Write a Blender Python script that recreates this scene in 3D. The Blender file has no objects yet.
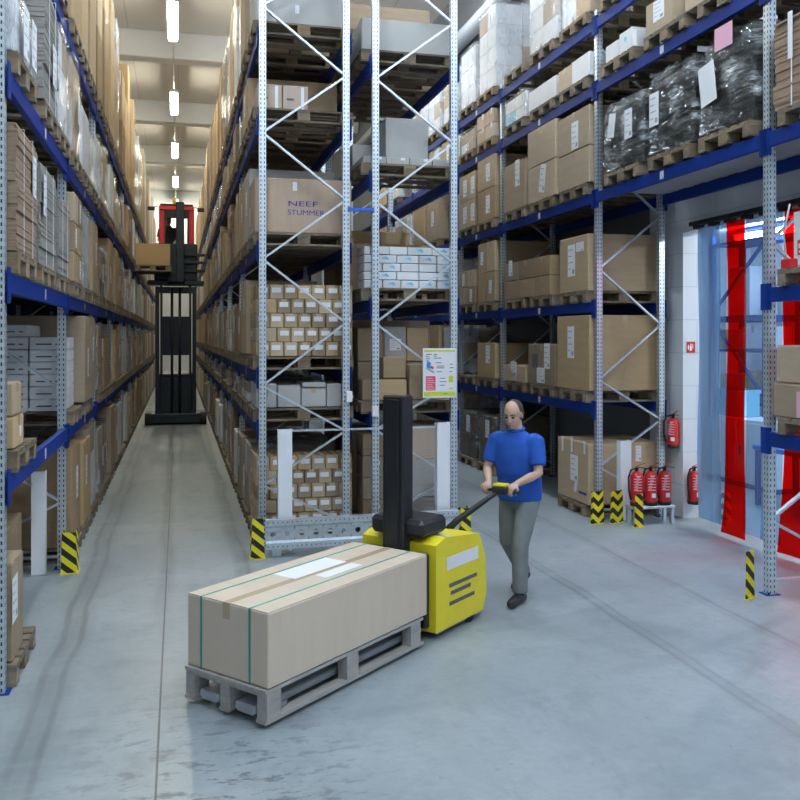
import bpy, math, random
from mathutils import Vector, Matrix, noise
R = random.Random(7)
SC = bpy.context.scene
COL = SC.collection
PI = math.pi
ORD = ['first','second','third','fourth','fifth','sixth','seventh','eighth','ninth','tenth','eleventh','twelfth','thirteenth','fourteenth','fifteenth','sixteenth']

# ------------------------------------------------------------------ mesh builder
class MB:
    def __init__(s): s.v=[]; s.f=[]; s.m=[]; s.sm=[]
    def add(s, vs, fs, mi=0, smooth=False):
        b=len(s.v); s.v+= [tuple(v) for v in vs]
        for f in fs: s.f.append(tuple(b+i for i in f)); s.m.append(mi); s.sm.append(smooth)
        return s
    def box(s, x0,x1,y0,y1,z0,z1, mi=0, M=None):
        vs=[(x,y,z) for z in (z0,z1) for y in (y0,y1) for x in (x0,x1)]
        if M is not None: vs=[M@Vector(v) for v in vs]
        return s.add(vs,[(0,2,3,1),(4,5,7,6),(0,1,5,4),(2,6,7,3),(0,4,6,2),(1,3,7,5)],mi)
    def cbox(s, x0,x1,y0,y1,z0,z1, c=.006, mi=0, M=None):
        xs,ys,zs=(x0,x1),(y0,y1),(z0,z1); vs=[]; ix={}
        for i in (0,1):
            for j in (0,1):
                for k in (0,1):
                    sx,sy,sz=(1,-1)[i],(1,-1)[j],(1,-1)[k]
                    for a in range(3):
                        p=[xs[i]+sx*c, ys[j]+sy*c, zs[k]+sz*c]
                        p[a]=(xs[i],ys[j],zs[k])[a]
                        ix[i,j,k,a]=len(vs); vs.append(Vector(p))
        fs=[]
        for a in range(3):
            b,d=(a+1)%3,(a+2)%3
            for e in (0,1):
                q=[]
                for (u,w) in ((0,0),(1,0),(1,1),(0,1)):
                    t=[0,0,0]; t[a]=e; t[b]=u; t[d]=w; q.append(ix[t[0],t[1],t[2],a])
                fs.append(tuple(q if e else q[::-1]))
            for u in (0,1):
                for w in (0,1):
                    t0=[0,0,0]; t0[b]=u; t0[d]=w; t1=list(t0); t1[a]=1
                    q=[ix[t0[0],t0[1],t0[2],b],ix[t1[0],t1[1],t1[2],b],ix[t1[0],t1[1],t1[2],d],ix[t0[0],t0[1],t0[2],d]]
                    fs.append(tuple(q if (u^w) else q[::-1]))
        for i in (0,1):
            for j in (0,1):
                for k in (0,1):
                    q=[ix[i,j,k,0],ix[i,j,k,1],ix[i,j,k,2]]
                    fs.append(tuple(q if ((i+j+k)%2) else q[::-1]))
        if M is not None: vs=[M@v for v in vs]
        return s.add(vs,fs,mi)
    def bar(s, p0,p1,w,h,mi=0,up=(0,0,1)):
        p0,p1=Vector(p0),Vector(p1); d=(p1-p0); L=d.length; d.normalize()
        u=Vector(up)
        if abs(u.dot(d))>.98: u=Vector((0,1,0))
        a=d.cross(u).normalized(); b=a.cross(d)
        M=Matrix(((a.x,d.x,b.x,p0.x),(a.y,d.y,b.y,p0.y),(a.z,d.z,b.z,p0.z),(0,0,0,1)))
        return s.box(-w/2,w/2,0,L,-h/2,h/2,mi,M)
    def tube(s, pts, rad, n=10, mi=0, cap=True, smooth=True, round_=False):
        pts=[Vector(p) for p in pts]
        if not hasattr(rad,'__len__'): rad=[rad]*len(pts)
        rad=list(rad)
        if round_:
            for end in (0,-1):
                a=pts[end]; b=pts[1] if end==0 else pts[-2]
                d=(a-b).normalized(); r=rad[end]
                ex=[(a+d*r*math.sin(t),max(.0005,r*math.cos(t))) for t in (.6,1.1,1.5)]
                if end==0:
                    for q,w in ex: pts.insert(0,q); rad.insert(0,w)
                else:
                    for q,w in ex: pts.append(q); rad.append(w)
        vs=[]; N=len(pts); ref=None
        for i,p in enumerate(pts):
            d=(pts[min(i+1,N-1)]-pts[max(i-1,0)]).normalized()
            if ref is None:
                ref=Vector((0,0,1)) if abs(d.z)<.9 else Vector((1,0,0))
            a=(ref-d*ref.dot(d)).normalized(); ref=a; b=d.cross(a)
            for k in range(n):
                t=2*PI*k/n; vs.append(p+(a*math.cos(t)+b*math.sin(t))*rad[i])
        fs=[(i*n+k,i*n+(k+1)%n,(i+1)*n+(k+1)%n,(i+1)*n+k) for i in range(N-1) for k in range(n)]
        s.add(vs,fs,mi,smooth)
        if cap:
            b=len(s.v)-N*n
            s.f.append(tuple(b+k for k in range(n))[::-1]); s.m.append(mi); s.sm.append(False)
            s.f.append(tuple(b+(N-1)*n+k for k in range(n))); s.m.append(mi); s.sm.append(False)
        return s
    def loft(s, rings, n=18, mi=0):   # rings: (cx,cy,cz,rx,ry)
        vs=[]
        for (cx,cy,cz,rx,ry) in rings:
            for k in range(n):
                t=2*PI*k/n; vs.append((cx+rx*math.cos(t),cy+ry*math.sin(t),cz))
        N=len(rings)
        fs=[(i*n+k,i*n+(k+1)%n,(i+1)*n+(k+1)%n,(i+1)*n+k) for i in range(N-1) for k in range(n)]
        fs.append(tuple(range(n))[::-1]); fs.append(tuple((N-1)*n+k for k in range(n)))
        return s.add(vs,fs,mi,True)
    def ell(s, c, r, M=None, n=16, m=10, mi=0):
        c=Vector(c); vs=[Vector((0,0,-r[2]))]
        for i in range(1,m):
            t=PI*i/m
            for k in range(n):
                a=2*PI*k/n; vs.append(Vector((r[0]*math.sin(t)*math.cos(a),r[1]*math.sin(t)*math.sin(a),-r[2]*math.cos(t))))
        vs.append(Vector((0,0,r[2])))
        if M is not None: vs=[M@v for v in vs]
        vs=[v+c for v in vs]; fs=[]
        for k in range(n): fs.append((0,1+(k+1)%n,1+k))
        for i in range(m-2):
            for k in range(n): fs.append((1+i*n+k,1+i*n+(k+1)%n,1+(i+1)*n+(k+1)%n,1+(i+1)*n+k))
        e=len(vs)-1; o=1+(m-2)*n
        for k in range(n): fs.append((e,o+k,o+(k+1)%n))
        return s.add(vs,fs,mi,True)
    def poly(s, pts, mi=0): return s.add(pts,[tuple(range(len(pts)))],mi)
    def prism(s, pts, d, mi=0):
        n=len(pts); d=Vector(d); a=[Vector(p) for p in pts]; b=[p+d for p in a]
        return s.add(a+b,[tuple(range(n))[::-1],tuple(range(n,2*n))]+[(i,(i+1)%n,n+(i+1)%n,n+i) for i in range(n)],mi)
    def mesh(s, name, mats, origin=(0,0,0)):
        me=bpy.data.meshes.new(name); o=Vector(origin)
        me.from_pydata([tuple(Vector(v)-o) for v in s.v],[],s.f)
        me.polygons.foreach_set('material_index',s.m); me.polygons.foreach_set('use_smooth',s.sm)
        for m in (mats if isinstance(mats,(list,tuple)) else [mats]): me.materials.append(m)
        me.update(); return me

def link(name, me, parent=None, loc=(0,0,0), rz=0.0, label=None):
    o=bpy.data.objects.new(name, me); COL.objects.link(o); o.location=loc
    if rz: o.rotation_euler=(0,0,rz)
    if parent: o.parent=parent
    if label: o['label']=label
    return o
USED={}
def tag(o,label,cat,group=None):
    n=USED.get(label,0); USED[label]=n+1
    o['label']=label; o['category']=cat
    if group: o['group']=group
    return o
def thing(name,label,cat,loc,group=None,rz=0.0):
    o=bpy.data.objects.new(name,None); COL.objects.link(o); o.location=loc; o.rotation_euler=(0,0,rz)
    o.empty_display_size=.1
    return tag(o,label,cat,group)
def struct(name,me,loc=(0,0,0)):
    o=link(name,me,None,loc); o['kind']='structure'; return o

# ------------------------------------------------------------------ materials
def mat(name, col, rough=.6, metal=0.0, spec=None):
    m=bpy.data.materials.new(name); m.use_nodes=True
    b=m.node_tree.nodes['Principled BSDF']
    b.inputs['Base Color'].default_value=(*col,1); b.inputs['Roughness'].default_value=rough; b.inputs['Metallic'].default_value=metal
    if spec is not None: b.inputs['Specular IOR Level'].default_value=spec
    return m
class NT:
    def __init__(s,m): s.m=m; s.t=m.node_tree; s.b=s.t.nodes['Principled BSDF']
    def n(s,typ,**kw):
        x=s.t.nodes.new(typ)
        for k,v in kw.items():
            if k.startswith('i_'): x.inputs[k[2:].replace('_',' ')].default_value=v
            else: setattr(x,k,v)
        return x
    def l(s,a,b): s.t.links.new(a,b)
    def math(s,op,a,b=None):
        x=s.n('ShaderNodeMath',operation=op)
        for i,q in enumerate((a,b)):
            if q is None: continue
            if isinstance(q,(int,float)): x.inputs[i].default_value=q
            else: s.l(q,x.inputs[i])
        return x.outputs[0]
    def mix(s,fac,a,b):
        x=s.n('ShaderNodeMix',data_type='RGBA')
        for i,q in ((0,fac),(6,a),(7,b)):
            if isinstance(q,(int,float)): x.inputs[i].default_value=q
            elif isinstance(q,tuple): x.inputs[i].default_value=(*q,1)
            else: s.l(q,x.inputs[i])
        return x.outputs[2]
    def noise(s,vec,scale,detail=3,rough=.5):
        x=s.n('ShaderNodeTexNoise'); x.inputs['Scale'].default_value=scale; x.inputs['Detail'].default_value=detail; x.inputs['Roughness'].default_value=rough
        if vec is not None: s.l(vec,x.inputs['Vector'])
        return x.outputs['Fac']
    def ramp(s,fac,a,b):
        x=s.n('ShaderNodeMapRange'); x.inputs[1].default_value=a; x.inputs[2].default_value=b; s.l(fac,x.inputs[0]); return x.outputs[0]
    def coord(s,which='Object',scale=None):
        c=s.n('ShaderNodeTexCoord').outputs[which]
        if scale:
            mp=s.n('ShaderNodeMapping'); mp.inputs['Scale'].default_value=scale; s.l(c,mp.inputs[0]); c=mp.outputs[0]
        return c
    def bump(s,h,strength=.3,dist=.01):
        x=s.n('ShaderNodeBump'); x.inputs['Strength'].default_value=strength; x.inputs['Distance'].default_value=dist; s.l(h,x.inputs['Height']); s.l(x.outputs[0],s.b.inputs['Normal'])
def noisy(name,c0,c1,scale=6,rough=.7,metal=0.,stretch=None,rnd=0.,bump=0.,spec=None):
    m=mat(name,c0,rough,metal,spec); t=NT(m); f=t.noise(t.coord('Object',stretch),scale,4,.6)
    f=t.ramp(f,.3,.7); c=t.mix(f,c0,c1)
    if rnd:
        r=t.n('ShaderNodeObjectInfo').outputs['Random']
        h=t.n('ShaderNodeHueSaturation'); t.l(c,h.inputs['Color'])
        t.l(t.math('ADD',t.math('MULTIPLY',r,rnd),1-rnd/2),h.inputs['Value'])
        t.l(t.math('ADD',t.math('MULTIPLY',t.math('FRACT',t.math('MULTIPLY',r,7.3)),.4),.75),h.inputs['Saturation'])
        c=h.outputs[0]
    t.l(c,t.b.inputs['Base Color'])
    if bump: t.bump(f,bump,.01)
    return m
M={}
M['tan']=noisy('tan_cardboard',(.43,.305,.175),(.48,.345,.20),3,.75,rnd=.35,stretch=(1,1,6))
M['brown']=noisy('brown_cardboard',(.30,.215,.13),(.35,.25,.15),3,.75,rnd=.35,stretch=(1,1,6))
M['pinkbrown']=noisy('dusty_cardboard',(.47,.34,.25),(.52,.38,.28),3,.75,rnd=.12,stretch=(6,1,1))
M['greybox']=noisy('grey_cardboard',(.42,.42,.40),(.47,.46,.44),4,.7,rnd=.2)
M['whitebox']=noisy('white_cardboard',(.68,.69,.71),(.74,.75,.76),4,.6,rnd=.15)
M['flatgrey']=noisy('grey_corrugate',(.23,.22,.20),(.36,.34,.31),9,.85,stretch=(1,1,14))
M['flatbrown']=noisy('brown_corrugate',(.24,.16,.11),(.40,.28,.19),9,.85,stretch=(1,1,14))
M['darkflat']=noisy('dark_sheets',(.025,.027,.028),(.07,.07,.065),9,.6,stretch=(1,1,14))
M['tape']=mat('parcel_tape',(.52,.40,.25),.25)
M['paper']=mat('paper',(.80,.81,.84),.6)
M['faint']=mat('faint_ink',(.34,.35,.38),.6)
M['ink']=mat('ink',(.10,.11,.13),.6)
M['pinkpaper']=mat('pink_paper',(.80,.42,.55),.6)
M['greywood']=noisy('weathered_wood',(.30,.29,.27),(.42,.40,.37),5,.85,stretch=(1,6,6))
M['wood']=noisy('pallet_wood',(.135,.105,.072),(.25,.195,.13),5,.88,rnd=.55,stretch=(1,6,6))
M['woodend']=noisy('pallet_block',(.19,.135,.082),(.29,.21,.13),14,.9,rnd=.45)
M['blue']=noisy('blue_paint',(.003,.030,.22),(.004,.038,.27),4,.5,spec=.25)
M['bluebright']=mat('blue_plastic',(.02,.13,.62),.4)
M['white']=noisy('white_paint',(.78,.80,.82),(.83,.84,.86),2,.55)
M['black']=mat('black_paint',(.012,.013,.015),.45)
M['rubber']=mat('black_rubber',(.02,.02,.02),.8)
M['dark']=noisy('dark_machine',(.010,.016,.028),(.018,.028,.045),3,.45)
M['red']=mat('red_paint',(.62,.02,.02),.35)
M['yellow']=noisy('yellow_paint',(.80,.66,.02),(.86,.72,.03),4,.4)
M['steelgrey']=mat('grey_steel',(.42,.45,.48),.45,.4)
M['chrome']=mat('bright_steel',(.62,.65,.68),.28,.9)
M['lamp_body']=mat('lamp_body',(.7,.7,.7),.5)
M['skin']=noisy('skin',(.55,.34,.25),(.60,.38,.28),6,.55)
M['shirt']=noisy('blue_shirt',(.010,.075,.40),(.014,.095,.47),5,.85)
M['trousers']=noisy('grey_trousers',(.17,.19,.19),(.22,.24,.24),6,.9)
M['hair']=mat('brown_hair',(.05,.035,.025),.7)
M['lip']=mat('lip',(.42,.17,.14),.5)
M['eye']=mat('eye',(.05,.04,.035),.2)
M['lime']=mat('lime_print',(.60,.72,.04),.6)
M['cyan']=mat('cyan_print',(.12,.60,.85),.6)
M['pinkred']=mat('red_print',(.75,.08,.16),.6)
M['lightred']=mat('light_red_print',(.85,.40,.45),.6)
M['printblue']=mat('blue_print',(.03,.04,.28),.6)
M['picblue']=mat('picture_blue',(.03,.25,.70),.6)
M['palegreen']=mat('pale_green',(.25,.40,.30),.6)
M['tankgreen']=mat('green_band',(.02,.36,.25),.5)
M['lightblue']=mat('light_blue_board',(.25,.60,.78),.5)

def emis(name,col,st):
    m=bpy.data.materials.new(name); m.use_nodes=True; t=m.node_tree; t.nodes.clear()
    e=t.nodes.new('ShaderNodeEmission'); e.inputs[0].default_value=(*col,1); e.inputs[1].default_value=st
    o=t.nodes.new('ShaderNodeOutputMaterial'); t.links.new(e.outputs[0],o.inputs[0]); return m
M['lampwarm']=emis('warm_tube',(1,.965,.78),92)
M['lampcool']=emis('cool_tube',(.76,.88,1),125)
M['lamproom']=emis('room_tube',(.85,.93,1),110)

def galv(name,holes):
    m=mat(name,(.55,.62,.68),.38,.75); t=NT(m)
    c=t.coord('Object'); v=t.n('ShaderNodeTexVoronoi'); v.inputs['Scale'].default_value=45; t.l(c,v.inputs['Vector'])
    col=t.mix(t.ramp(v.outputs['Color'],0,1),(.60,.68,.75),(.76,.82,.87))
    if holes:
        sx=t.n('ShaderNodeSeparateXYZ'); t.l(c,sx.inputs[0])
        nn=t.n('ShaderNodeSeparateXYZ'); t.l(t.coord('Normal'),nn.inputs[0])
        zf=t.math('ABSOLUTE',t.math('SUBTRACT',t.math('FRACT',t.math('MULTIPLY',sx.outputs[2],20)),.5))
        zm=t.math('LESS_THAN',zf,.24)
        hx=t.math('LESS_THAN',t.math('ABSOLUTE',t.math('SUBTRACT',t.math('ABSOLUTE',sx.outputs[0]),.020)),.0050)
        hy=t.math('LESS_THAN',t.math('ABSOLUTE',t.math('SUBTRACT',t.math('ABSOLUTE',sx.outputs[1]),.020)),.0050)
        ny=t.math('GREATER_THAN',t.math('ABSOLUTE',nn.outputs[1]),.5)
        h=t.math('ADD',t.math('MULTIPLY',ny,hx),t.math('MULTIPLY',t.math('SUBTRACT',1.0,ny),hy))
        h=t.math('MULTIPLY',h,zm)
        col=t.mix(h,col,(.015,.02,.03)); t.l(t.math('MULTIPLY',t.math('SUBTRACT',1.0,h),.75),t.b.inputs['Metallic'])
    t.l(col,t.b.inputs['Base Color']); return m
M['post']=galv('punched_galvanised_steel',True); M['galv']=galv('galvanised_steel',False)

def stripes(name,chev,yel=(.82,.72,.02),blk=(.015,.015,.015)):
    m=mat(name,yel,.5); t=NT(m); c=t.coord('Object'); s=t.n('ShaderNodeSeparateXYZ'); t.l(c,s.inputs[0])
    h=t.math('ABSOLUTE',s.outputs[0]) if chev else s.outputs[0]
    if chev: h=t.math('SUBTRACT',0.0,h)
    v=t.math('ADD',s.outputs[2],t.math('MULTIPLY',h,.85)); v=t.math('ADD',v,t.math('MULTIPLY',s.outputs[1],.85))
    f=t.math('GREATER_THAN',t.math('FRACT',t.math('ADD',t.math('MULTIPLY',v,7.2),.15)),.5)
    wear=t.math('GREATER_THAN',t.noise(c,22,4),.30)
    t.l(t.mix(t.math('MULTIPLY',f,wear),yel,blk),t.b.inputs['Base Color']); return m
M['stripe']=stripes('yellow_black_stripes',False); M['chevron']=stripes('yellow_black_chevrons',True)
M['stripe_tinted']=stripes('yellow_stripes_behind',False,(.80,.70,.25),(.02,.03,.12))  # the blue cast of the curtain strip is put into these stripe colours

def film(name,tint,amt,fold_glint,white,sc,stretch,bump,sharp):
    m=bpy.data.materials.new(name); m.use_nodes=True; nt=m.node_tree; t=NT(m); b=t.b
    b.inputs['Roughness'].default_value=.14; b.inputs['Specular IOR Level'].default_value=1.0
    c=t.coord('Object',stretch); n1=t.noise(c,sc,4,.55); n2=t.noise(t.coord('Object',(stretch[0]*2.2,stretch[1]*2.2,stretch[2]*.8)),sc*1.3,4,.55)
    def ridge(n,k): return t.math('MAXIMUM',t.math('SUBTRACT',1.0,t.math('MULTIPLY',t.math('ABSOLUTE',t.math('SUBTRACT',n,.5)),k)),0.0)
    r1=ridge(n1,sharp); r2=ridge(n2,sharp*.8); rid=t.math('MAXIMUM',r1,t.math('MULTIPLY',r2,.7))
    rid=t.math('MULTIPLY',rid,t.ramp(t.noise(t.coord('Object'),2.4,2),.38,.62))
    t.l(t.mix(rid,tint,white),b.inputs['Base Color'])  # whitish streaks on the folds also put shiny glints into the film colour
    t.bump(t.math('ADD',n1,t.math('MULTIPLY',n2,.8)),1.0,bump)
    tr=t.n('ShaderNodeBsdfTransparent'); mx=t.n('ShaderNodeMixShader')
    t.l(t.math('ADD',t.math('MULTIPLY',rid,fold_glint),amt),mx.inputs[0]); t.l(tr.outputs[0],mx.inputs[1]); t.l(b.outputs[0],mx.inputs[2])
    t.l(mx.outputs[0],nt.nodes['Material Output'].inputs[0]); return m
M['film']=film('clear_stretch_film',(.66,.70,.76),.13,.45,(.85,.88,.92),2.0,(1,1,.55),.05,14)
M['filmdark']=film('glossy_stretch_film',(.035,.04,.038),.45,.50,(.62,.65,.66),2.4,(.8,.8,3.6),.09,13)
def strip(name,tint,amt,rough=.15):
    m=bpy.data.materials.new(name); m.use_nodes=True; nt=m.node_tree; t=NT(m); b=t.b
    b.inputs['Base Color'].default_value=(*tint,1); b.inputs['Roughness'].default_value=rough
    tr=t.n('ShaderNodeBsdfTransparent'); tr.inputs[0].default_value=(*tint,1); mx=t.n('ShaderNodeMixShader'); mx.inputs[0].default_value=amt
    t.l(tr.outputs[0],mx.inputs[1]); t.l(b.outputs[0],mx.inputs[2]); t.l(mx.outputs[0],nt.nodes['Material Output'].inputs[0]); return m
M['stripclear']=strip('clear_strip',(.72,.86,1.0),.16); M['striphaze']=strip('hazy_strip',(.60,.76,.92),.36); M['stripred']=strip('red_strip',(.95,.012,.012),.22)

# floor: sealed concrete with a joint, tyre tracks and scuffs
def floor_mat():
    m=mat('sealed_concrete',(.40,.42,.43),.42); t=NT(m); c=t.coord('Object'); s=t.n('ShaderNodeSeparateXYZ'); t.l(c,s.inputs[0]); X,Y=s.outputs[0],s.outputs[1]
    cl=t.ramp(t.noise(c,.9,6,.62),.3,.72); col=t.mix(cl,(.235,.275,.295),(.36,.40,.42))
    fine=t.ramp(t.noise(c,14,5,.7),.35,.75); col=t.mix(t.math('MULTIPLY',fine,.25),col,(.16,.18,.19))
    wob=t.math('MULTIPLY',t.math('SUBTRACT',t.noise(t.coord('Object',(.05,.5,1)),1.2,2),.5),.16)
    X2=t.math('ADD',X,wob)
    def band(xc,w,amt,y0=None,y1=None):
        d=t.math('ABSOLUTE',t.math('SUBTRACT',X2,xc)); f=t.math('SUBTRACT',1.0,t.ramp(d,w*.35,w))
        f=t.math('MULTIPLY',f,t.math('ADD',t.math('MULTIPLY',t.noise(t.coord('Object',(6,.7,1)),2.0,3),.9),.25))
        if y0 is not None: f=t.math('MULTIPLY',f,t.ramp(Y,y0,y0+2.5))
        return t.math('MULTIPLY',f,amt)
    for a in ((-.80,.17,.45,1),(-.87,.035,.55,1),(-.74,.03,.5,1),(.62,.12,.55,4.5),(.66,.03,.5,4.5),(-.12,.10,.65,6.5),(3.50,.10,.30,3),(3.47,.025,.45,3),(3.56,.02,.35,3),(4.45,.10,.28,2),(4.48,.025,.4,2)):
        col=t.mix(band(*a),col,(.09,.105,.11))
    # turning arcs in the cross aisle
    for (cx,cy,r,w,am) in ((1.0,13.5,8.3,.10,.45),(1.0,13.5,7.2,.08,.35),(6.5,1.0,5.0,.09,.40)):
        dx=t.math('SUBTRACT',X,cx); dy=t.math('SUBTRACT',Y,cy)
        rr=t.math('SQRT',t.math('ADD',t.math('MULTIPLY',dx,dx),t.math('MULTIPLY',dy,dy)))
        f=t.math('SUBTRACT',1.0,t.ramp(t.math('ABSOLUTE',t.math('SUBTRACT',rr,r)),w*.3,w))
        f=t.math('MULTIPLY',f,t.ramp(t.noise(c,1.6,4),.35,.7)); col=t.mix(t.math('MULTIPLY',f,am*.7),col,(.12,.135,.145))
    blot=t.ramp(t.noise(t.coord('Object',(1.4,.9,1)),2.1,7,.72),.50,.66); col=t.mix(t.math('MULTIPLY',blot,.38),col,(.16,.19,.205))
    pale=t.ramp(t.noise(t.coord('Object',(.5,1.1,1)),1.3,6,.7),.52,.70); col=t.mix(t.math('MULTIPLY',pale,.30),col,(.44,.48,.49))
    spk=t.ramp(t.noise(t.coord('Object',(7,4,1)),2.2,5,.75),.62,.70); col=t.mix(t.math('MULTIPLY',spk,.40),col,(.10,.115,.125))
    # scuffs beside the joint
    sc=t.ramp(t.noise(t.coord('Object',(5,11,1)),1.0,5,.7),.53,.60)
    reg=t.math('MULTIPLY',t.math('SUBTRACT',1.0,t.ramp(t.math('ABSOLUTE',t.math('SUBTRACT',X,.25)),.3,1.0)),t.math('SUBTRACT',1.0,t.ramp(Y,4.6,6.2)))
    col=t.mix(t.math('MULTIPLY',t.math('MULTIPLY',sc,reg),.75),col,(.08,.095,.11))
    jd=t.math('ABSOLUTE',t.math('ADD',X,.11)); j=t.math('LESS_THAN',jd,.006); col=t.mix(t.math('MULTIPLY',j,.85),col,(.05,.055,.06))
    t.l(col,t.b.inputs['Base Color']); t.l(t.math('ADD',t.math('MULTIPLY',cl,.18),.30),t.b.inputs['Roughness'])
    t.bump(fine,.08,.004); return m
M['floor']=floor_mat()
def block_mat():
    m=mat('painted_blockwork',(.74,.78,.82),.65); t=NT(m); b=t.n('ShaderNodeTexBrick'); c=t.coord('Object')
    s=t.n('ShaderNodeSeparateXYZ'); t.l(c,s.inputs[0]); k=t.n('ShaderNodeCombineXYZ')
    t.l(t.math('ADD',s.outputs[0],s.outputs[1]),k.inputs[0]); t.l(s.outputs[2],k.inputs[1]); t.l(k.outputs[0],b.inputs['Vector'])
    b.inputs['Scale'].default_value=1; b.inputs['Brick Width'].default_value=.9; b.inputs['Row Height'].default_value=.42; b.inputs['Mortar Size'].default_value=.006
    b.inputs['Color1'].default_value=(.76,.79,.82,1); b.inputs['Color2'].default_value=(.73,.77,.80,1); b.inputs['Mortar'].default_value=(.60,.64,.68,1)
    t.l(b.outputs[0],t.b.inputs['Base Color']); return m
M['block']=block_mat()
M['wallgrey']=noisy('grey_wall',(.22,.23,.24),(.26,.27,.28),1.2,.8)
def ceil_mat():
    m=mat('ceiling_panels',(.66,.64,.61),.8); t=NT(m); s=t.n('ShaderNodeSeparateXYZ'); t.l(t.coord('Object'),s.inputs[0])
    f=t.math('LESS_THAN',t.math('FRACT',t.math('MULTIPLY',s.outputs[0],.8)),.012)
    t.l(t.mix(f,(.66,.63,.59),(.40,.38,.36)),t.b.inputs['Base Color']); return m
M['ceil']=ceil_mat()
M['ceilbeam']=noisy('concrete_beam',(.74,.74,.73),(.78,.78,.77),2,.75)

# ------------------------------------------------------------------ pallets
PW=.80
def pallet_parts(D):
    deck=MB(); h=D/2
    for i in range(5):
        w=(.145,.10,.145,.10,.145)[i]; y=(-.3275,-.165,0,.165,.3275)[i]
        deck.box(-h,h,y-w/2,y+w/2,.122,.144)
    for x in (-h+.0725,0,h-.0725): deck.box(x-.0725,x+.0725,-.4,.4,.100,.122)
    blk=MB().cbox(-.0725,.0725,-.05,.05,.022,.0995,.003)
    blm=MB().cbox(-.0725,.0725,-.0725,.0725,.022,.0995,.003)
    run=MB().box(-h,h,-.05,.05,0,.022); rum=MB().box(-h,h,-.0725,.0725,0,.022)
    one=MB()
    one.box(-h,h,-.4,.4,.122,.144)
    for x in (-h+.0725,0,h-.0725):
        one.box(x-.0725,x+.0725,-.4,.4,.10,.122)
        for y in (-.35,0,.35): one.box(x-.0725,x+.0725,y-.05,y+.05,.022,.10,1)
    for y in (-.35,0,.35): one.box(-h,h,y-.05,y+.05,0,.022)
    return [q.mesh(n,mm) for q,n,mm in ((deck,'deck',M['wood']),(blk,'block',M['woodend']),(blm,'block',M['woodend']),(run,'runner',M['wood']),(rum,'runner',M['wood']),(one,'pallet',[M['wood'],M['woodend']]))]
PAL={}
def pallet(x0,x1,yc,z,label,group='pallets on the racks',full=True,name='pallet'):
    D=round(x1-x0,2)
    if D not in PAL: PAL[D]=pallet_parts(D)
    dk,bl,bm,rn,rm,one=PAL[D]; c=((x0+x1)/2,yc,z+.002)
    if not full:
        o=link('pallet',one,None,c); return tag(o,label,'pallet',group)
    t=thing('pallet',label,'pallet',c,group); link('deck',dk,t)
    for y in (-.35,0,.35):
        link('runner',rm if y==0 else rn,t,(0,y,0))
        for x in (-D/2+.0725,0,D/2-.0725): link('block',bm if y==0 else bl,t,(x,y,0))
    return t

# ------------------------------------------------------------------ cartons and other loads
CM={}
def carton_mesh(sx,sy,sz,mk,along='x'):
    k=(round(sx,2),round(sy,2),round(sz,2),mk,along)
    if k in CM: return CM[k]
    sx,sy,sz=k[:3]; b=MB(); c=min(.008,.04*min(sx,sy,sz)); ft=.004
    b.cbox(-sx/2,sx/2,-sy/2,sy/2,0,sz-ft,c)
    g=.003; e=.004
    if along=='x':
        b.box(-sx/2+e,sx/2-e,-sy/2+e,-g,sz-ft-.0005,sz); b.box(-sx/2+e,sx/2-e,g,sy/2-e,sz-ft-.0005,sz)
    else:
        b.box(-sx/2+e,-g,-sy/2+e,sy/2-e,sz-ft-.0005,sz); b.box(g,sx/2-e,-sy/2+e,sy/2-e,sz-ft-.0005,sz)
    # the vertical glue seam
    b.box(-sx/2-.0006,-sx/2+.02,sy/2-.06,sy/2-.058,.01,sz-.02); 
    CM[k]=b.mesh('carton',M[mk]); return CM[k]
def tape_mesh(sx,sy,sz,along):
    k=('t',round(sx,2),round(sy,2),round(sz,2),along)
    if k in CM: return CM[k]
    sx,sy,sz=k[1:4]; w=.03; t=.0012; dr=min(.10,sz*.3); b=MB()
    if along=='x':
        b.box(-sx/2-t,sx/2+t,-w,w,sz,sz+t)
        for s in (-1,1): b.box(s*sx/2-t,s*sx/2+t,-w,w,sz-dr,sz+t)
    else:
        b.box(-w,w,-sy/2-t,sy/2+t,sz,sz+t)
        for s in (-1,1): b.box(-w,w,s*sy/2-t,s*sy/2+t,sz-dr,sz+t)
    CM[k]=b.mesh('tape',M['tape']); return CM[k]
def sheet(w,h,kind='print',mk='paper'):
    k=('s',round(w,3),round(h,3),kind,mk)
    if k in CM: return CM[k]
    b=MB(); b.box(-w/2,w/2,-.0012,.0,-h/2,h/2)
    if kind=='print':
        for i in range(4):
            z=h*(.34-.2*i); ln=w*(.35,.25,.38,.2)[i]
            b.box(-w*.40,-w*.40+ln*1.7,-.0018,-.0011,z-h*.014,z+h*.014,1)
        b.box(w*.12,w*.4,-.0018,-.0011,-h*.42,-h*.28,1)
    CM[k]=b.mesh('label_sheet',[M[mk],M['faint']]); return CM[k]
def stick(t,face,dims,u,v,w,h,mk='paper',kind='print',tilt=0,name='paper_label',lab=None):
    """a sheet stuck on a face of a carton; u,v = centre offsets on that face"""
    sx,sy,sz=dims; me=sheet(w,h,kind,mk); o=bpy.data.objects.new(name,me); COL.objects.link(o); o.parent=t; e=.0012
    if face=='-y': o.location=(u,-sy/2-e,v); o.rotation_euler=(0,tilt,0)
    elif face=='-x': o.location=(-sx/2-e,-u,v); o.rotation_euler=(0,tilt,-PI/2)
    elif face=='+x': o.location=(sx/2+e,u,v); o.rotation_euler=(0,tilt,PI/2)
    if lab: o['label']=lab
    return o
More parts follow.
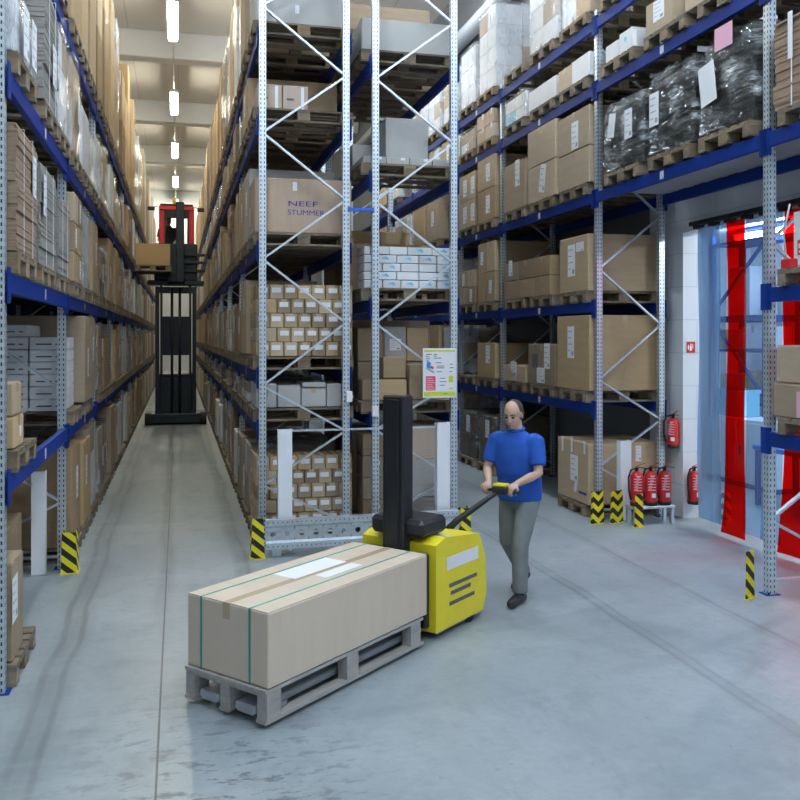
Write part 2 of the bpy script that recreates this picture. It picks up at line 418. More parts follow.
def carton(x0,x1,y0,y1,z0,z1,label,mk='tan',group=None,labels=(),tape=True,along='x',name='carton',cat='carton',rz=0.0):
    sx,sy,sz=round(x1-x0,2)-.0,round(y1-y0,2)-.0,round(z1-z0,2)
    t=link(name,carton_mesh(sx,sy,sz,mk,along),None,((x0+x1)/2,(y0+y1)/2,z0+.003),rz); tag(t,label,cat,group)
    if tape: link('tape',tape_mesh(sx,sy,sz,along),t)
    for a in labels: stick(t,a[0],(sx,sy,sz),*a[1:])
    return t

def rough_box(sx,sy,sz,amp,seed,nx=10,nz=12,round_top=.0):
    """a box of many faces with a lumpy skin"""
    b=MB(); 
    def P(x,y,z):
        v=Vector((x*sx/2,y*sy/2,z*sz)); q=Vector((v.x*2.3+seed*3.1,v.y*2.3,v.z*3.1+seed))
        n=noise.noise_vector(q)*amp+noise.noise_vector(q*3.3)*amp*.45
        r=1-round_top*(max(0,z-.75)/.25)**2 if round_top else 1
        k=Vector((n.x,n.y,n.z if z>.02 else 0)); v.x*=r; v.y*=r
        return v+k
    idx={}
    def vid(x,y,z):
        k=(round(x,4),round(y,4),round(z,4))
        if k not in idx: idx[k]=len(b.v); b.v.append(tuple(P(x,y,z)))
        return idx[k]
    def grid(f,n,m,flip):
        for i in range(n):
            for j in range(m):
                q=[vid(*f(i/n,j/m)),vid(*f((i+1)/n,j/m)),vid(*f((i+1)/n,(j+1)/m)),vid(*f(i/n,(j+1)/m))]
                b.f.append(tuple(q[::-1] if flip else q)); b.m.append(0); b.sm.append(True)
    grid(lambda u,v:(2*u-1,-1,v),nx,nz,False); grid(lambda u,v:(2*u-1,1,v),nx,nz,True)
    grid(lambda u,v:(-1,2*u-1,v),nx,nz,True); grid(lambda u,v:(1,2*u-1,v),nx,nz,False)
    grid(lambda u,v:(2*u-1,2*v-1,1),nx,nx,False); grid(lambda u,v:(2*u-1,2*v-1,0),nx,nx,True)
    return b
def layered(sx,sy,sz,seed,th=.018,jit=.012,n=None):
    b=MB(); r=random.Random(seed); n=n or max(4,int(sz/th)); h=sz/n; ox=oy=0
    for i in range(n):
        if r.random()<.12: ox=r.uniform(-jit,jit); oy=r.uniform(-jit,jit)
        a=r.uniform(-jit,jit)*.4+ox; c=r.uniform(-jit,jit)*.4+oy
        b.box(-sx/2+a,sx/2+a,-sy/2+c,sy/2+c,i*h+h*.06,(i+1)*h,0)
    return b
def inner_boxes(sx,sy,sz,seed,cx=2,cy=2,rows=3,mk='tan'):
    b=MB(); r=random.Random(seed)
    for k in range(rows):
        for i in range(cx):
            for j in range(cy):
                x0=-sx/2+sx*i/cx; y0=-sy/2+sy*j/cy; z0=sz*k/rows
                b.cbox(x0+.004,x0+sx/cx-.004,y0+.004,y0+sy/cy-.004,z0+.001,z0+sz/rows-.002,.006,r.choice((0,0,1)))
    return b
WR={}
def wrapped(x0,x1,y0,y1,z0,z1,label,inner='boxes',mk=('tan','whitebox'),group=None,fm='film',labels=(),amp=.016,far=False,rt=.0):
    sx,sy,sz=x1-x0,y1-y0,z1-z0; v=R.randrange(4) if far else R.randrange(1000)
    if far: key=(round(sx,1),round(sy,1),round(sz,1),inner,mk,fm,v)
    else: key=(sx,sy,sz,inner,mk,fm,v)
    if key not in WR:
        a,c,e=key[:3]
        ib=layered(a-.16,c-.16,e-.08,v,.03,.014) if inner=='sheets' else inner_boxes(a-.05,c-.05,e-.03,v,2,2,max(2,int(e/.3)))
        WR[key]=(ib.mesh('contents',[M[q] for q in mk]),rough_box(a-.02,c-.02,e,amp,v,6 if far else 14,8 if far else 18,rt).mesh('stretch_film',M[fm]))
    a,b=WR[key]
    t=thing('wrapped_stack',label,'wrapped stack',((x0+x1)/2,(y0+y1)/2,z0+.004),group)
    link('contents',a,t); link('stretch_film',b,t)
    for q in labels: stick(t,q[0],(sx+.02,sy+.02,sz),*q[1:])
    return t
def flatstack(x0,x1,y0,y1,z0,z1,label,mk='flatgrey',group=None,labels=(),straps=True,far=False,lean=0):
    sx,sy,sz=x1-x0,y1-y0,z1-z0
    o=link('folded_carton_stack',layered(sx-.02,sy-.02,sz,R.randrange(999),.06 if far else .019).mesh('folded_cartons',M[mk]),None,((x0+x1)/2,(y0+y1)/2,z0+.003)); tag(o,label,'stack of flat cartons',group)
    if straps and not far:
        b=MB()
        for y in (-sy*.22,sy*.22):
            b.box(-sx/2-.004,-sx/2-.002,y-.007,y+.007,0,sz+.003); b.box(sx/2+.002,sx/2+.004,y-.007,y+.007,0,sz+.003); b.box(-sx/2-.004,sx/2+.004,y-.007,y+.007,sz+.002,sz+.004)
        link('strap',b.mesh('strap',M['paper']),o)
    for q in labels: stick(o,q[0],(sx+.012,sy+.012,sz),*q[1:])
    return o

# ------------------------------------------------------------------ racks
NODES=[(.20,1),(.66,0),(1.24,1),(1.76,0),(2.46,1),(3.16,0),(3.85,1),(4.56,0),(5.25,1),(5.96,0),(6.65,1),(7.36,0)]
def post_mesh(H,hh={}):
    if H in hh: return hh[H]
    b=MB(); w=.038
    # omega-like open profile: face, two flanges, two lips
    pr=[(-w,-w),(w,-w),(w,w),(.024,w),(.024,w-.006),(w-.006,w-.006),(w-.006,-w+.006),(-w+.006,-w+.006),(-w+.006,w-.006),(-.024,w-.006),(-.024,w),(-w,w)]
    b.prism([(x,y,0.006) for x,y in pr],(0,0,H-.006))
    hh[H]=b.mesh('upright_post',M['post']); return hh[H]
FOOT=MB().box(-.07,.07,-.06,.06,0,.006).box(-.055,-.035,-.05,-.047,0,.03).mesh('foot_plate',M['blue'])
def rack(name,label,xf,d,ys,levels,H,ydetail,y_near,mirror=False,depth=1.02,skip=lambda b,z:False,allbraces=()):
    t=thing(name,label,'pallet rack',(xf+d*depth/2,ys[0],0)); ox,oy=t.location.x,t.location.y
    xa=xf+d*.042; xb=xf+d*(depth-.042)
    for i,y in enumerate(ys):
        for x in (xa,xb):
            p=link('upright_post',post_mesh(H),t,(x-ox,y-oy+.042,0),0 if True else 0)
            link('foot_plate',FOOT,p)
        br=[]
        for (z0,s0),(z1,s1) in zip(NODES,NODES[1:]):
            if z1>H: break
            q0=(xa if (s0^mirror)==0 else xb); q1=(xa if (s1^mirror)==0 else xb)
            br.append(((q0-ox,y-oy+.042,z0),(q1-ox,y-oy+.042,z1)))
        br.append(((xa-ox,y-oy+.042,.12),(xb-ox,y-oy+.042,.12)))
        if i in allbraces:
            for a,b in br: link('diagonal_brace' if a[2]!=b[2] else 'cross_brace',MB().bar(a,b,.022,.042,up=(0,1,0)).mesh('brace',M['galv']),t)
        else:
            mb=MB()
            for a,b in br: mb.bar(a,b,.022,.042,up=(0,1,0))
            link('bracing',mb.mesh('bracing',M['galv']),t)
    bm={}; far=MB(); anyfar=False
    for i in range(len(ys)-1):
        L=round(ys[i+1]-ys[i],3); yc=(ys[i]+ys[i+1])/2+.042
        for z in levels:
            if skip(i,z): continue
            for side in (0,1):
                x=(xf+d*.012) if side==0 else (xf+d*(depth-.012)); 
                if ys[i]>y_near:
                    far.box(x-ox-.025,x-ox+.025,yc-L/2-oy,yc+L/2-oy,z-.13,z); anyfar=True; continue
                if (L,side) not in bm:
                    b=MB(); s=-d if side==0 else d
                    b.cbox(-.025,.025,-L/2+.045,L/2-.045,-.13,0,.004)
                    for e in (-1,1):
                        b.box(min(s*.026,s*.033),max(s*.026,s*.033),e*(L/2)-.042,e*(L/2)+.042,-.20,.035)   # connector plate on the post
                        b.box(min(s*.0,s*.030),max(s*.0,s*.030),e*(L/2-.055)-.012,e*(L/2-.055)+.012,-.20,.035)
                    bm[L,side]=b.mesh('beam',M['blue'])
                o=link('beam',bm[L,side],t,(x-ox,yc-oy,z))
                if side==0 and ys[i]<ydetail:
                    me=sheet(.075,.085)
                    for yy in (0.06,):
                        p=link('beam_label',me,o,(-d*.0265,yy,-.065)); p.rotation_euler=(0,0,-PI/2*d)
    if anyfar:
        o=link('beam',far.mesh('distant_beams',M['blue']),t); o['kind']='stuff'
    return t
def bays(y0,p,n): return [round(y0+p*k,3) for k in range(n+1)]
PL=3.13
YL=bays(6.05,PL,12); YC=bays(9.66,PL,11)
YR=[3.41,6.69,9.97,13.29,15.47,18.75,22.03]
LV=[1.40,2.72,4.05,5.40]
LCL=[1.35,1.93,3.33,4.73,5.70]
LCR=[1.41,2.72,4.17,5.48]
LR=[1.46,2.74,4.12,5.48,6.30]
rackL=rack('pallet_rack','long blue and galvanised pallet rack along the left of the narrow aisle',-1.08,-1,YL,LV,5.62,14,27,allbraces=(0,1,2))
rackCL=rack('pallet_rack','left central pallet rack carrying the carton with blue lettering in its end frame',.86,1,YC,LCL,7.0,16,27,allbraces=(0,))
rackCR=rack('pallet_rack','right central pallet rack carrying the lime bordered notice on its end frame',3.157,-1,bays(9.66,PL,4),LCR,7.0,10,30,allbraces=(0,))
rackR=rack('pallet_rack','tall pallet rack along the right wall with a passage through one bay',5.09,1,YR,LR,6.42,14,30,depth=.96,skip=lambda b,z:(b==1 and z<4) ,allbraces=(1,2))
# steel deck panel above the passage
link('shelf_deck',MB().box(5.13,6.0,6.79,9.94,4.122,4.130).mesh('deck_panel',noisy('zinc_panel',(.34,.37,.39),(.40,.43,.45),3,.55)),rackR,(-rackR.location.x,-rackR.location.y,0),label='grey sheet metal deck over the passage')
# ------------------------------------------------------------------ slots
def slotY(y0,i,L=PL): 
    g=(L-.10-3*.84)/4
    return y0+.092+g+.42+i*(.84+g)
RN={'L':'left rack','CL':'left central rack','CR':'right central rack','R':'right rack'}
def lvname(k): return 'floor level' if k==0 else ORD[k-1]+' beam level'
POS=['near pallet','middle pallet','far pallet']
def where(rk,k,b,i): return f"{RN[rk]}, {ORD[b]} bay, {lvname(k)}, {('near','middle','far')[i]} place"

# ---- random deep loads along the narrow aisle
def deep(rk,xf,d,ys,levels,spec,bset,taken,xdepth=1.14):
    for b in bset:
        far=ys[b]>13
        for k,zl in enumerate([0]+levels):
            for i in range(3):
                if (b,k,i) in taken: continue
                y=slotY(ys[b],i); xa,xb=sorted((xf-d*.05,xf+d*(xdepth-.05)))
                w=where(rk,k,b,i)
                kinds,h0,h1=spec[k]
                kd=R.choice(kinds)
                if kd=='none': continue
                pallet(xa,xb,y,zl,f"wooden pallet in the {w}",full=not far)
                z=zl+.144+.004; hmax=([0]+levels+[zl+9])[k+1]-.14-z if k<len(levels) else 9
                h=min(R.uniform(h0,h1),hmax-.05); o=R.uniform(.0,.04)
                X0,X1=(xa+o,xb) if d>0 else (xa,xb-o)
                face='-x' if d>0 else '+x'; hw=R.uniform(.37,.415)
                lb=[(face,R.uniform(-.1,.1),h*R.uniform(.4,.65),.16,.26)] if R.random()<.55 else []
                g=None
                if kd=='tan':
                    if h>1.35:
                        h2=h*R.uniform(.45,.6)
                        carton(X0,X1,y-hw,y+hw,z,z+h2,f"lower tall tan carton, {w}",R.choice(('tan','tan','brown')),g,lb[:0],tape=not far)
                        carton(X0,X1,y-hw,y+hw,z+h2+.004,z+h,f"upper tan carton of two, {w}",'tan',g,[],tape=not far)
                    else: carton(X0,X1,y-hw,y+hw,z,z+h,f"large tan carton, {w}",R.choice(('tan','brown')),g,lb,tape=not far)
                elif kd=='two':
                    for q in (0,1): carton(X0,X1,y-hw+q*hw+.003,y-hw+(q+1)*hw-.003,z,z+h*R.uniform(.8,1),f"brown carton, {('nearer','farther')[q]} of a pair, {w}",R.choice(('tan','brown')),g,lb if q==0 else [],tape=not far)
                elif kd=='wrap': wrapped(X0,X1,y-hw,y+hw,z,z+h,f"film wrapped carton stack, {w}",'boxes',R.choice((('tan','whitebox'),('brown','tan'),('whitebox','greybox'))),g,'film',lb,far=far)
                elif kd=='white': carton(X0,X1,y-hw,y+hw,z,z+h,f"large white carton, {w}",'whitebox',g,lb,tape=False)
                elif kd=='flat': flatstack(X0,X1,y-hw,y+hw,z,z+h,f"stack of folded grey cartons, {w}",R.choice(('flatgrey','flatbrown')),g,lb,far=far)
                elif kd=='low': wrapped(X0,X1,y-hw,y+hw,z,z+h,f"low film wrapped heap, {w}",'boxes',('brown','whitebox'),g,'film',[],far=far,amp=.03)
takenL={(0,k,i) for k in range(5) for i in range(3)}|{(1,0,0),(1,0,1),(1,1,0),(1,1,1),(1,1,2),(1,2,0),(1,2,1),(1,2,2),(1,3,0)}
deep('L',-1.08,-1,YL,LV,{0:(('tan','two','wrap','flat','white'),.85,1.05),1:(('tan','two','wrap','flat','wrap'),.7,1.05),2:(('wrap','wrap','white','tan','flat'),.6,1.0),3:(('wrap','wrap','tan','wrap','white'),.7,1.05),4:(('tan','tan','tan','wrap'),1.7,2.75)},range(1,7),takenL)
takenC={(0,k,0) for k in range(6)}|{(0,2,1),(0,2,2),(0,3,1),(0,3,2),(0,5,1)}
deep('CL',.86,1,YC,LCL,{0:(('tan','wrap','flat','white'),.7,1.0),1:(('low','low','none'),.25,.34),2:(('tan','wrap','flat','wrap'),.6,1.1),3:(('tan','two','wrap','flat'),.8,1.15),4:(('low','tan','wrap'),.4,.65),5:(('tan','tan','wrap'),1.6,2.1)},range(0,6),takenC)

# ---- beyond that the loads are too far away to count
def distant(rk,name,xf,d,ys,levels,hs,bset,label):
    a=MB(); p=MB()
    for b in bset:
        for k,zl in enumerate([0]+levels):
            for i in range(3):
                y=slotY(ys[b],i); xa,xb=sorted((xf-d*.05,xf+d*1.09)); h=R.uniform(*hs[k])
                p.box(xa,xb,y-.4,y+.4,zl+.10,zl+.144); 
                for q in (-.35,0,.35): p.box(xa,xb,y+q-.05,y+q+.05,zl+.002,zl+.10)
                a.cbox(xa+.02,xb-.01,y-.4,y+.4,zl+.15,zl+.15+h,.01,R.choice((0,0,1,2)))
    o=link('distant_carton_rows',a.mesh('far_loads',[M['tan'],M['brown'],M['whitebox']])); tag(o,label,'cartons'); o['kind']='stuff'
    o=link('distant_pallet_rows',p.mesh('far_pallets',M['wood'])); tag(o,label.replace('cartons','pallets'),'pallets'); o['kind']='stuff'
distant('L','x',-1.08,-1,YL,LV,[(.85,1.02),(.8,1),(.75,1),(.8,1.05),(1.9,2.6)],range(7,12),'mass of distant cartons at the far end of the left rack')
distant('CL','x',.86,1,YC,LCL,[(.8,1),(.2,.3),(.8,1.1),(.9,1.1),(.4,.6),(1.7,2.1)],range(6,11),"mass of distant cartons at the far end of the central rack")

# ---- left rack, nearest bay and the next
def P(rk,xf,d,y,z,label,full=True): 
    xa,xb=sorted((xf-d*.05,xf+d*1.09)); return pallet(xa,xb,y,z,label,full=full)
XF=-1.03; XBk=-2.17
W="left rack, nearest bay"
P('L',-1.08,-1,6.56,0,f"wooden pallet on the floor beside the near blue post, {W}")
carton(-1.75,-1.06,6.2,6.60,.15,.80,f"brown carton on a floor pallet beside the front post, {W}",'brown',None,[('+x',-.12,.40,.2,.3)])
carton(-2.15,-1.45,8.05,8.95,.003,.62,f"closed brown carton standing far inside the floor of the {W}",'brown')
for i,y in ((0,6.60),):
    P('L',-1.08,-1,y,1.40,f"light wooden pallet under two small cartons, {W}, first beam level")
carton(-1.38,-1.06,6.25,6.62,1.55,1.76,"small tan carton under another on the first beam level of the left rack",'tan',None,[('+x',.05,.1,.07,.07)])
carton(-1.38,-1.07,6.27,6.60,1.768,1.99,"small tan carton topping a pair on the first beam level of the left rack",'tan',None,[])
flatstack(-2.15,-1.42,6.22,6.98,1.55,2.42,f"grey folded cartons behind two small cartons, {W}, first beam level",'flatgrey')
# second beam level
for i,(y,lab) in enumerate(((6.62,'reddish brown'),(7.68,'grey'))):
    P('L',-1.08,-1,y,2.72,f"wooden pallet under the {lab} folded cartons, {W}, second beam level")
flatstack(XBk,XF,6.2,7.04,2.87,3.72,f"reddish brown stack of folded cartons, {W}, second beam level",'flatbrown',None,[('+x',.25,.6,.14,.3)])
flatstack(XBk,XF,7.24,8.12,2.87,3.66,f"grey stack of folded cartons with white paper, {W}, second beam level",'flatgrey',None,[('+x',-.3,.55,.14,.32)])
P('L',-1.08,-1,8.70,2.72,f"wooden pallet behind the grey folded cartons, {W}, second beam level")
flatstack(XBk,XF,8.28,9.1,2.87,3.55,f"farther pale grey stack of folded cartons, {W}, second beam level",'flatgrey')
# third beam level
for i,(y,lab) in enumerate(((6.62,'low wrapped parcels'),(7.85,'tall folded carton stack'),(8.72,'glossy wrapped stack'))):
    P('L',-1.08,-1,y,4.05,f"wooden pallet under the {lab}, {W}, third beam level")
wrapped(XBk,XF,6.2,7.02,4.20,4.62,f"low wrapped white parcels with paper sheets, {W}, third beam level",'boxes',('whitebox','greybox'),None,'film',[('+x',-.12,.2,.22,.36),('+x',.22,.22,.2,.34)])
flatstack(XBk,XF,7.42,8.26,4.20,5.18,f"tall grey stack of folded cartons with white sheet, {W}, third beam level",'flatgrey',None,[('+x',.1,.4,.22,.34)])
wrapped(XBk,XF,8.33,9.09,4.20,5.14,f"glossy wrapped pale stack, {W}, third beam level",'boxes',('whitebox','tan'),None,'film',[],amp=.02)
P('L',-1.08,-1,8.6,5.40,f"wooden pallet on the top beam of the {W}")
wrapped(XBk,XF,8.2,9.0,5.55,7.0,f"tall white wrapped stack on the top beam of the {W}",'boxes',('whitebox','tan'),None,'film',[],amp=.02)
# second bay
W="left rack, second bay"
P('L',-1.08,-1,9.80,0,f"wooden pallet behind the left striped guard, {W}, floor level")
carton(XBk+.1,XF-.02,9.42,10.16,.15,1.16,f"large brown carton behind the left striped guard, {W}, floor level",'brown',None,[('+x',.1,.6,.16,.34)])
P('L',-1.08,-1,10.85,0,f"wooden pallet in the middle of the floor, {W}")
carton(XBk+.1,XF-.01,10.44,11.26,.15,1.1,f"large tan carton in the middle of the floor, {W}",'tan',None,[('+x',-.1,.6,.16,.34)])
P('L',-1.08,-1,9.80,1.40,f"wooden pallet under the printed white boxes, {W}, first beam level")
wc=0
for r in range(7):
    for c in range(3):
        x0=-2.14+c*.345; z=1.549+r*.125
        if r==6 and c==2: continue
        carton(x0,x0+.335,9.38,10.2,z,z+.12,f"flat white box, {ORD[r]} row up, {ORD[c]} from left, printed stack on left rack",'whitebox','printed white boxes on the left rack',[('-y',-.03,.05,.15,.014,'ink','plain'),('-y',.10,.05,.04,.014,'ink','plain')],tape=False,name='box',cat='box')
P('L',-1.08,-1,11.0,1.40,f"wooden pallet under the big tan carton, {W}, first beam level")
carton(XBk+.05,XF,10.5,11.7,1.55,2.54,f"big tan carton behind the printed white boxes, {W}",'tan',None,[('+x',-.25,.45,.14,.34),('+x',.4,.6,.14,.3)])
for i,y in enumerate((9.82,10.85,11.85)):
    P('L',-1.08,-1,y,2.72,f"wooden pallet under light blocking carton, {('near','middle','far')[i]} place on the second beam level, {W}")
for r in range(3):
    for q in range(2):
        carton(XBk+.1,XF,9.42+q*.39,9.80+q*.39,2.87+r*.305,3.17+r*.305,f"brown carton, {ORD[r]} row up, {('nearer','farther')[q]} column, second beam level of {W}",('tan','brown')[(r+q)%2],'brown cartons stacked on the left rack',[('+x',0,.15,.12,.2)] if (r+q)%2 else [],tape=True)
wrapped(XBk,XF,10.46,11.26,2.87,3.78,f"bluish white wrapped stack, {W}, second beam level",'boxes',('whitebox','greybox'),None,'film',[],amp=.03)
carton(XBk,XF,11.46,12.1,2.87,3.75,f"narrow tan carton beside the bluish wrapped stack, {W}",'tan',None,[('+x',.1,.5,.12,.3)])
P('L',-1.08,-1,9.8,4.05,f"wooden pallet in the near place, third beam level, {W}")
wrapped(XBk,XF,9.4,10.2,4.20,5.2,f"shiny wrapped stack of brown cartons, {W}, third beam level",'boxes',('tan','brown'),None,'film',[('+x',0,.5,.16,.3)],amp=.02)

# ---- central rack, end loads of the left half
xa,xb=.81,1.95
E="central rack's left end"
for (z,lab,fl) in ((0,'the labelled cartons on the floor',True),(1.35,'the grey boxes',True),(1.93,'the tall stack of labelled cartons',True),(3.33,'the large carton with blue lettering',True),(4.73,'two pale cartons',True),(5.70,'the topmost grey carton',True)):
    pallet(xa,xb,10.22,z,f"wooden pallet under {lab}, {E}")
def labelled(z0,rows,cols,w,h,dp,name,stag=True,y0=9.84,x0=.84):
    for r in range(rows):
        off=(.5 if (r%2 and stag) else 0); n=cols
        xs=[x0+i*w for i in range(n)] if not off else [x0]+[x0+w*1.5+i*w for i in range(n-2)]+[]
        ws=[w]*n if not off else [w*1.5]+[w]*(n-2)+[w*.5]
        x=x0
        for c in range(n):
            ww=ws[c]; u=R.uniform(-.01,.01)
            lab=[('-y',u,h*.62,.10,.055,'paper','plain')] if (ww>=w*.9 and not (off and c==0)) else []
            carton(x+.003,x+ww-.003,y0+R.uniform(0,.012),y0+dp,z0+r*(h+.004),z0+r*(h+.004)+h,f"small labelled carton, {ORD[r]} row up, {ORD[c]} from left, {name}",'tan' if R.random()<.7 else 'brown','small labelled cartons on the central rack',lab,tape=True,along='y')
            x+=ww
        carton(x0+.003,x0+.35,y0+dp+.006,y0+dp+.37,z0+r*(h+.004),z0+r*(h+.004)+h,f"unlabelled aisle side carton, {ORD[r]} row up, behind {name}",'tan','aisle side cartons on the central rack',[('-x',0,h*.6,.10,.055,'paper','plain')] if r%2 else [])
labelled(2.08,5,7,.158,.158,.38,'tall stack above the grey boxes')
labelled(.15,5,7,.158,.155,.38,"floor stack behind the white post",y0=9.86)
for i,(x0,x1,zt) in enumerate(((.84,1.08,.27),(1.085,1.35,.25),(1.355,1.64,.22),(1.645,1.82,.26))):
    carton(x0+.003,x1-.003,9.86,10.55,1.50,1.50+zt,f"grey box, {ORD[i]} from left in the row under the labelled cartons",'greybox','grey boxes on the central rack',[],tape=i%2==0,along='y',name='box',cat='box')
carton(1.37,1.63,9.84,10.4,1.73,1.785,"flat grey carton lying on the third grey box of the row",'greybox',None,[],tape=False)
big=carton(.83,1.94,9.88,10.72,3.48,4.10,"large dusty brown carton with blue lettering in the central rack's end",'pinkbrown',None,[('-y',-.10,.53,.05,.10,'paper','plain'),('-x',-.2,.25,.1,.22)],tape=True,along='y')
carton(.835,1.90,10.78,11.55,3.48,4.36,"tall pale carton directly behind the carton with blue lettering",'greybox',None,[('-x',0,.5,.2,.3)])
carton(.835,1.90,11.62,12.4,3.48,4.35,"tan carton second behind the carton with blue lettering",'tan',None,[('-x',0,.5,.14,.24)])
def text_mesh(body,size,m,ext=.0008):
    cu=bpy.data.curves.new('lettering','FONT'); cu.body=body; cu.size=size; cu.extrude=ext; cu.align_x='LEFT'; cu.offset=0
    o=bpy.data.objects.new('lettering',cu); COL.objects.link(o); bpy.context.view_layer.update()
    me=bpy.data.meshes.new_from_object(o.evaluated_get(bpy.context.evaluated_depsgraph_get())); bpy.data.objects.remove(o); bpy.data.curves.remove(cu)
    me.materials.clear(); me.materials.append(m); return me
for body,z,w in (('NEEF',.305,.335),('STUMMER',.205,.42)):
    me=text_mesh(body,.085,M['printblue']); xs=[v.co.x for v in me.vertices]; s=w/(max(xs)-min(xs))
    o=link('lettering',me,big,(-.185,-.4225,z)); o.rotation_euler=(PI/2,0,0); o.scale=(s,1.0,1)
for i,(x0,x1) in enumerate(((.86,1.14),(1.15,1.44))):
    c=carton(x0,x1,9.90,10.4,4.88,5.16,f"pale carton with dark print, {('left','right')[i]} of two high in the central rack's end",'pinkbrown',None,[('-y',.08,.14,.035,.25,'paper','plain'),('-y',-.06,.12,.08,.022,'ink','plain')],tape=False)
c=MB(); c.poly([(-.05,0,0),(.05,0,0),(.02,.02,.11)]); c.poly([(.05,0,0),(-.05,0,0),(.02,.022,.11)])
carton(.84,1.9,9.95,10.7,5.85,6.75,"topmost grey brown carton in the central rack's left end",'greybox',None,[('-y',-.05,.2,.05,.1,'paper','plain')])
W="left central rack, nearest bay"
pallet(xa,xb,11.3,1.93,f"wooden pallet under the tall tan carton, {W}")
carton(.81,1.7,10.92,11.72,2.08,3.0,f"tall tan carton behind the labelled stack, {W}",'tan',None,[('-x',.1,.6,.1,.2)])
pallet(xa,xb,12.28,1.93,f"wooden pallet under the shorter carton with torn paper, {W}")
carton(.82,1.6,11.9,12.62,2.08,2.66,f"shorter brown carton with torn paper, {W}",'brown',None,[('-x',0,.38,.16,.24,'paper','plain',.3)])
pallet(xa,xb,11.3,3.33,f"wooden pallet under the tall pale carton, {W}")
pallet(xa,xb,12.25,3.33,f"wooden pallet under the second tan carton behind the blue lettering, {W}")
pallet(xa,xb,11.3,5.70,f"wooden pallet under the tall tan pair on top, {W}")
carton(.80,1.9,10.92,11.3,5.85,7.9,"very tall tan carton on top of the central rack, nearer of a pair",'tan')
carton(.80,1.9,11.31,11.7,5.85,7.85,"very tall tan carton on top of the central rack, farther of a pair",'tan')

# ---- central rack, end loads of the right half
xa,xb=2.045,3.20
E="central rack's right end"
for (z,lab) in ((0,'the striped sheet bundles on the floor'),(1.41,'the mixed cartons'),(2.72,'the small white boxes'),(4.17,'the low grey boxes'),(5.48,'the topmost pale carton')):
    pallet(xa,xb,10.22,z,f"wooden pallet under {lab}, {E}")
for r in range(5):
    xs=[2.08,2.30,2.52,2.74,2.96,3.17] if r%2==0 else [2.08,2.20,2.47,2.74,2.96,3.17]
    if r==4: xs=[2.08,2.16,2.38,2.60,2.90,3.17]
    for c in range(len(xs)-1):
        x0,x1=xs[c],xs[c+1]; z=2.867+r*.098
        t=carton(x0+.003,x1-.003,9.85,10.2,z,z+.093,f"small white box, {ORD[r]} row up, {ORD[c]} from left, cyan marked stack",'whitebox','small white boxes with cyan marks',[],tape=False,name='box',cat='box')
        if R.random()<.68 and x1-x0>.15:
            m=MB(); 
            for (dx,dz,w,h) in ((-.02,0,.05,.016),(0,.012,.03,.02),(.018,-.006,.03,.022)): m.box(dx-w/2,dx+w/2,-.0014,-.0002,dz-h/2,dz+h/2)
            link('cyan_mark',m.mesh('cyan_mark',M['cyan']),t,(.01,-.175,.05))
for i,x in enumerate((2.07,2.35,2.63,2.91)):
    carton(x+.003,x+.272,9.86,10.5,4.318,4.40,f"low grey box, {ORD[i]} from left, central rack's right end",'greybox','low grey boxes on the central rack',[('-y',.06,.06,.05,.03,'paper','plain')],tape=False,name='box',cat='box')
carton(2.36,2.88,9.95,10.55,4.41,4.88,"tall grey carton standing on the low grey boxes",'greybox',None,[],tape=True)
carton(2.10,2.9,10.64,11.2,4.40,4.70,"grey carton behind the low grey boxes in the central rack",'greybox')
carton(2.07,3.14,9.92,10.7,5.63,6.02,"topmost pale carton in the central rack's right end",'greybox',None,[])
for i,(x0,x1,y0,y1,z0,z1,mk,lab) in enumerate(((2.10,2.50,10.3,10.62,1.56,2.0,'brown','brown carton at the back left'),(2.10,2.42,10.3,10.62,2.005,2.40,'brown','brown carton on top at the back left'),(2.43,2.70,10.3,10.62,2.005,2.42,'greybox','grey carton at the back'),(2.71,2.98,10.3,10.62,1.56,1.99,'brown','brown carton at the back right'),(2.71,2.98,10.3,10.62,2.0,2.41,'tan','tan carton on top at the back right'),
    (2.07,2.25,9.88,10.2,1.56,1.80,'brown','small brown carton at the left'),(2.26,2.60,9.88,10.22,1.56,1.80,'tan','low tan carton in front'),(2.34,2.62,9.98,10.28,1.81,2.06,'tan','tan carton standing on the low tan carton'),(2.63,2.82,9.86,10.2,1.56,1.97,'brown','upright brown carton at the front'))):
    carton(x0,x1,y0,y1,z0,z1,f"{lab} of the mixed pallet behind the notice",mk,'mixed cartons behind the notice',[('-y',.0,.2,.14,.14,'paper','print')] if i==2 else [],tape=i%2==0)
# floor: cartons at left, sheet bundles at right
for r in range(4):
    for c in range(2):
        carton(2.08+c*.245,2.32+c*.245,9.9,10.3,.15+r*.255,.40+r*.255,f"dim brown carton, {ORD[r]} row up, {('left','right')[c]} column, central rack floor",'brown','dim cartons on the floor pallet',[('-y',.03,.17,.10,.045,'paper','plain')] if (r+c)%2==0 else [],tape=False)
def bundle(x0,x1,y0,y1,z0,z1,label,mk):
    o=link('sheet_bundle',layered(x1-x0,y1-y0,z1-z0,R.randrange(99),.024,.006).mesh('sheets',M[mk]),None,((x0+x1)/2,(y0+y1)/2,z0)); return tag(o,label,'sheet bundle')
bundle(2.59,3.15,9.86,10.6,.15,.42,"dark bundle of flat sheets lowest behind the white post",'flatgrey')
bundle(2.59,3.15,9.86,10.6,.425,.86,"pale bundle of flat sheets in the middle behind the white post",'greybox')
bundle(2.59,3.15,9.86,10.6,.865,1.25,"dusty pink bundle of flat sheets on top behind the white post",'pinkbrown')

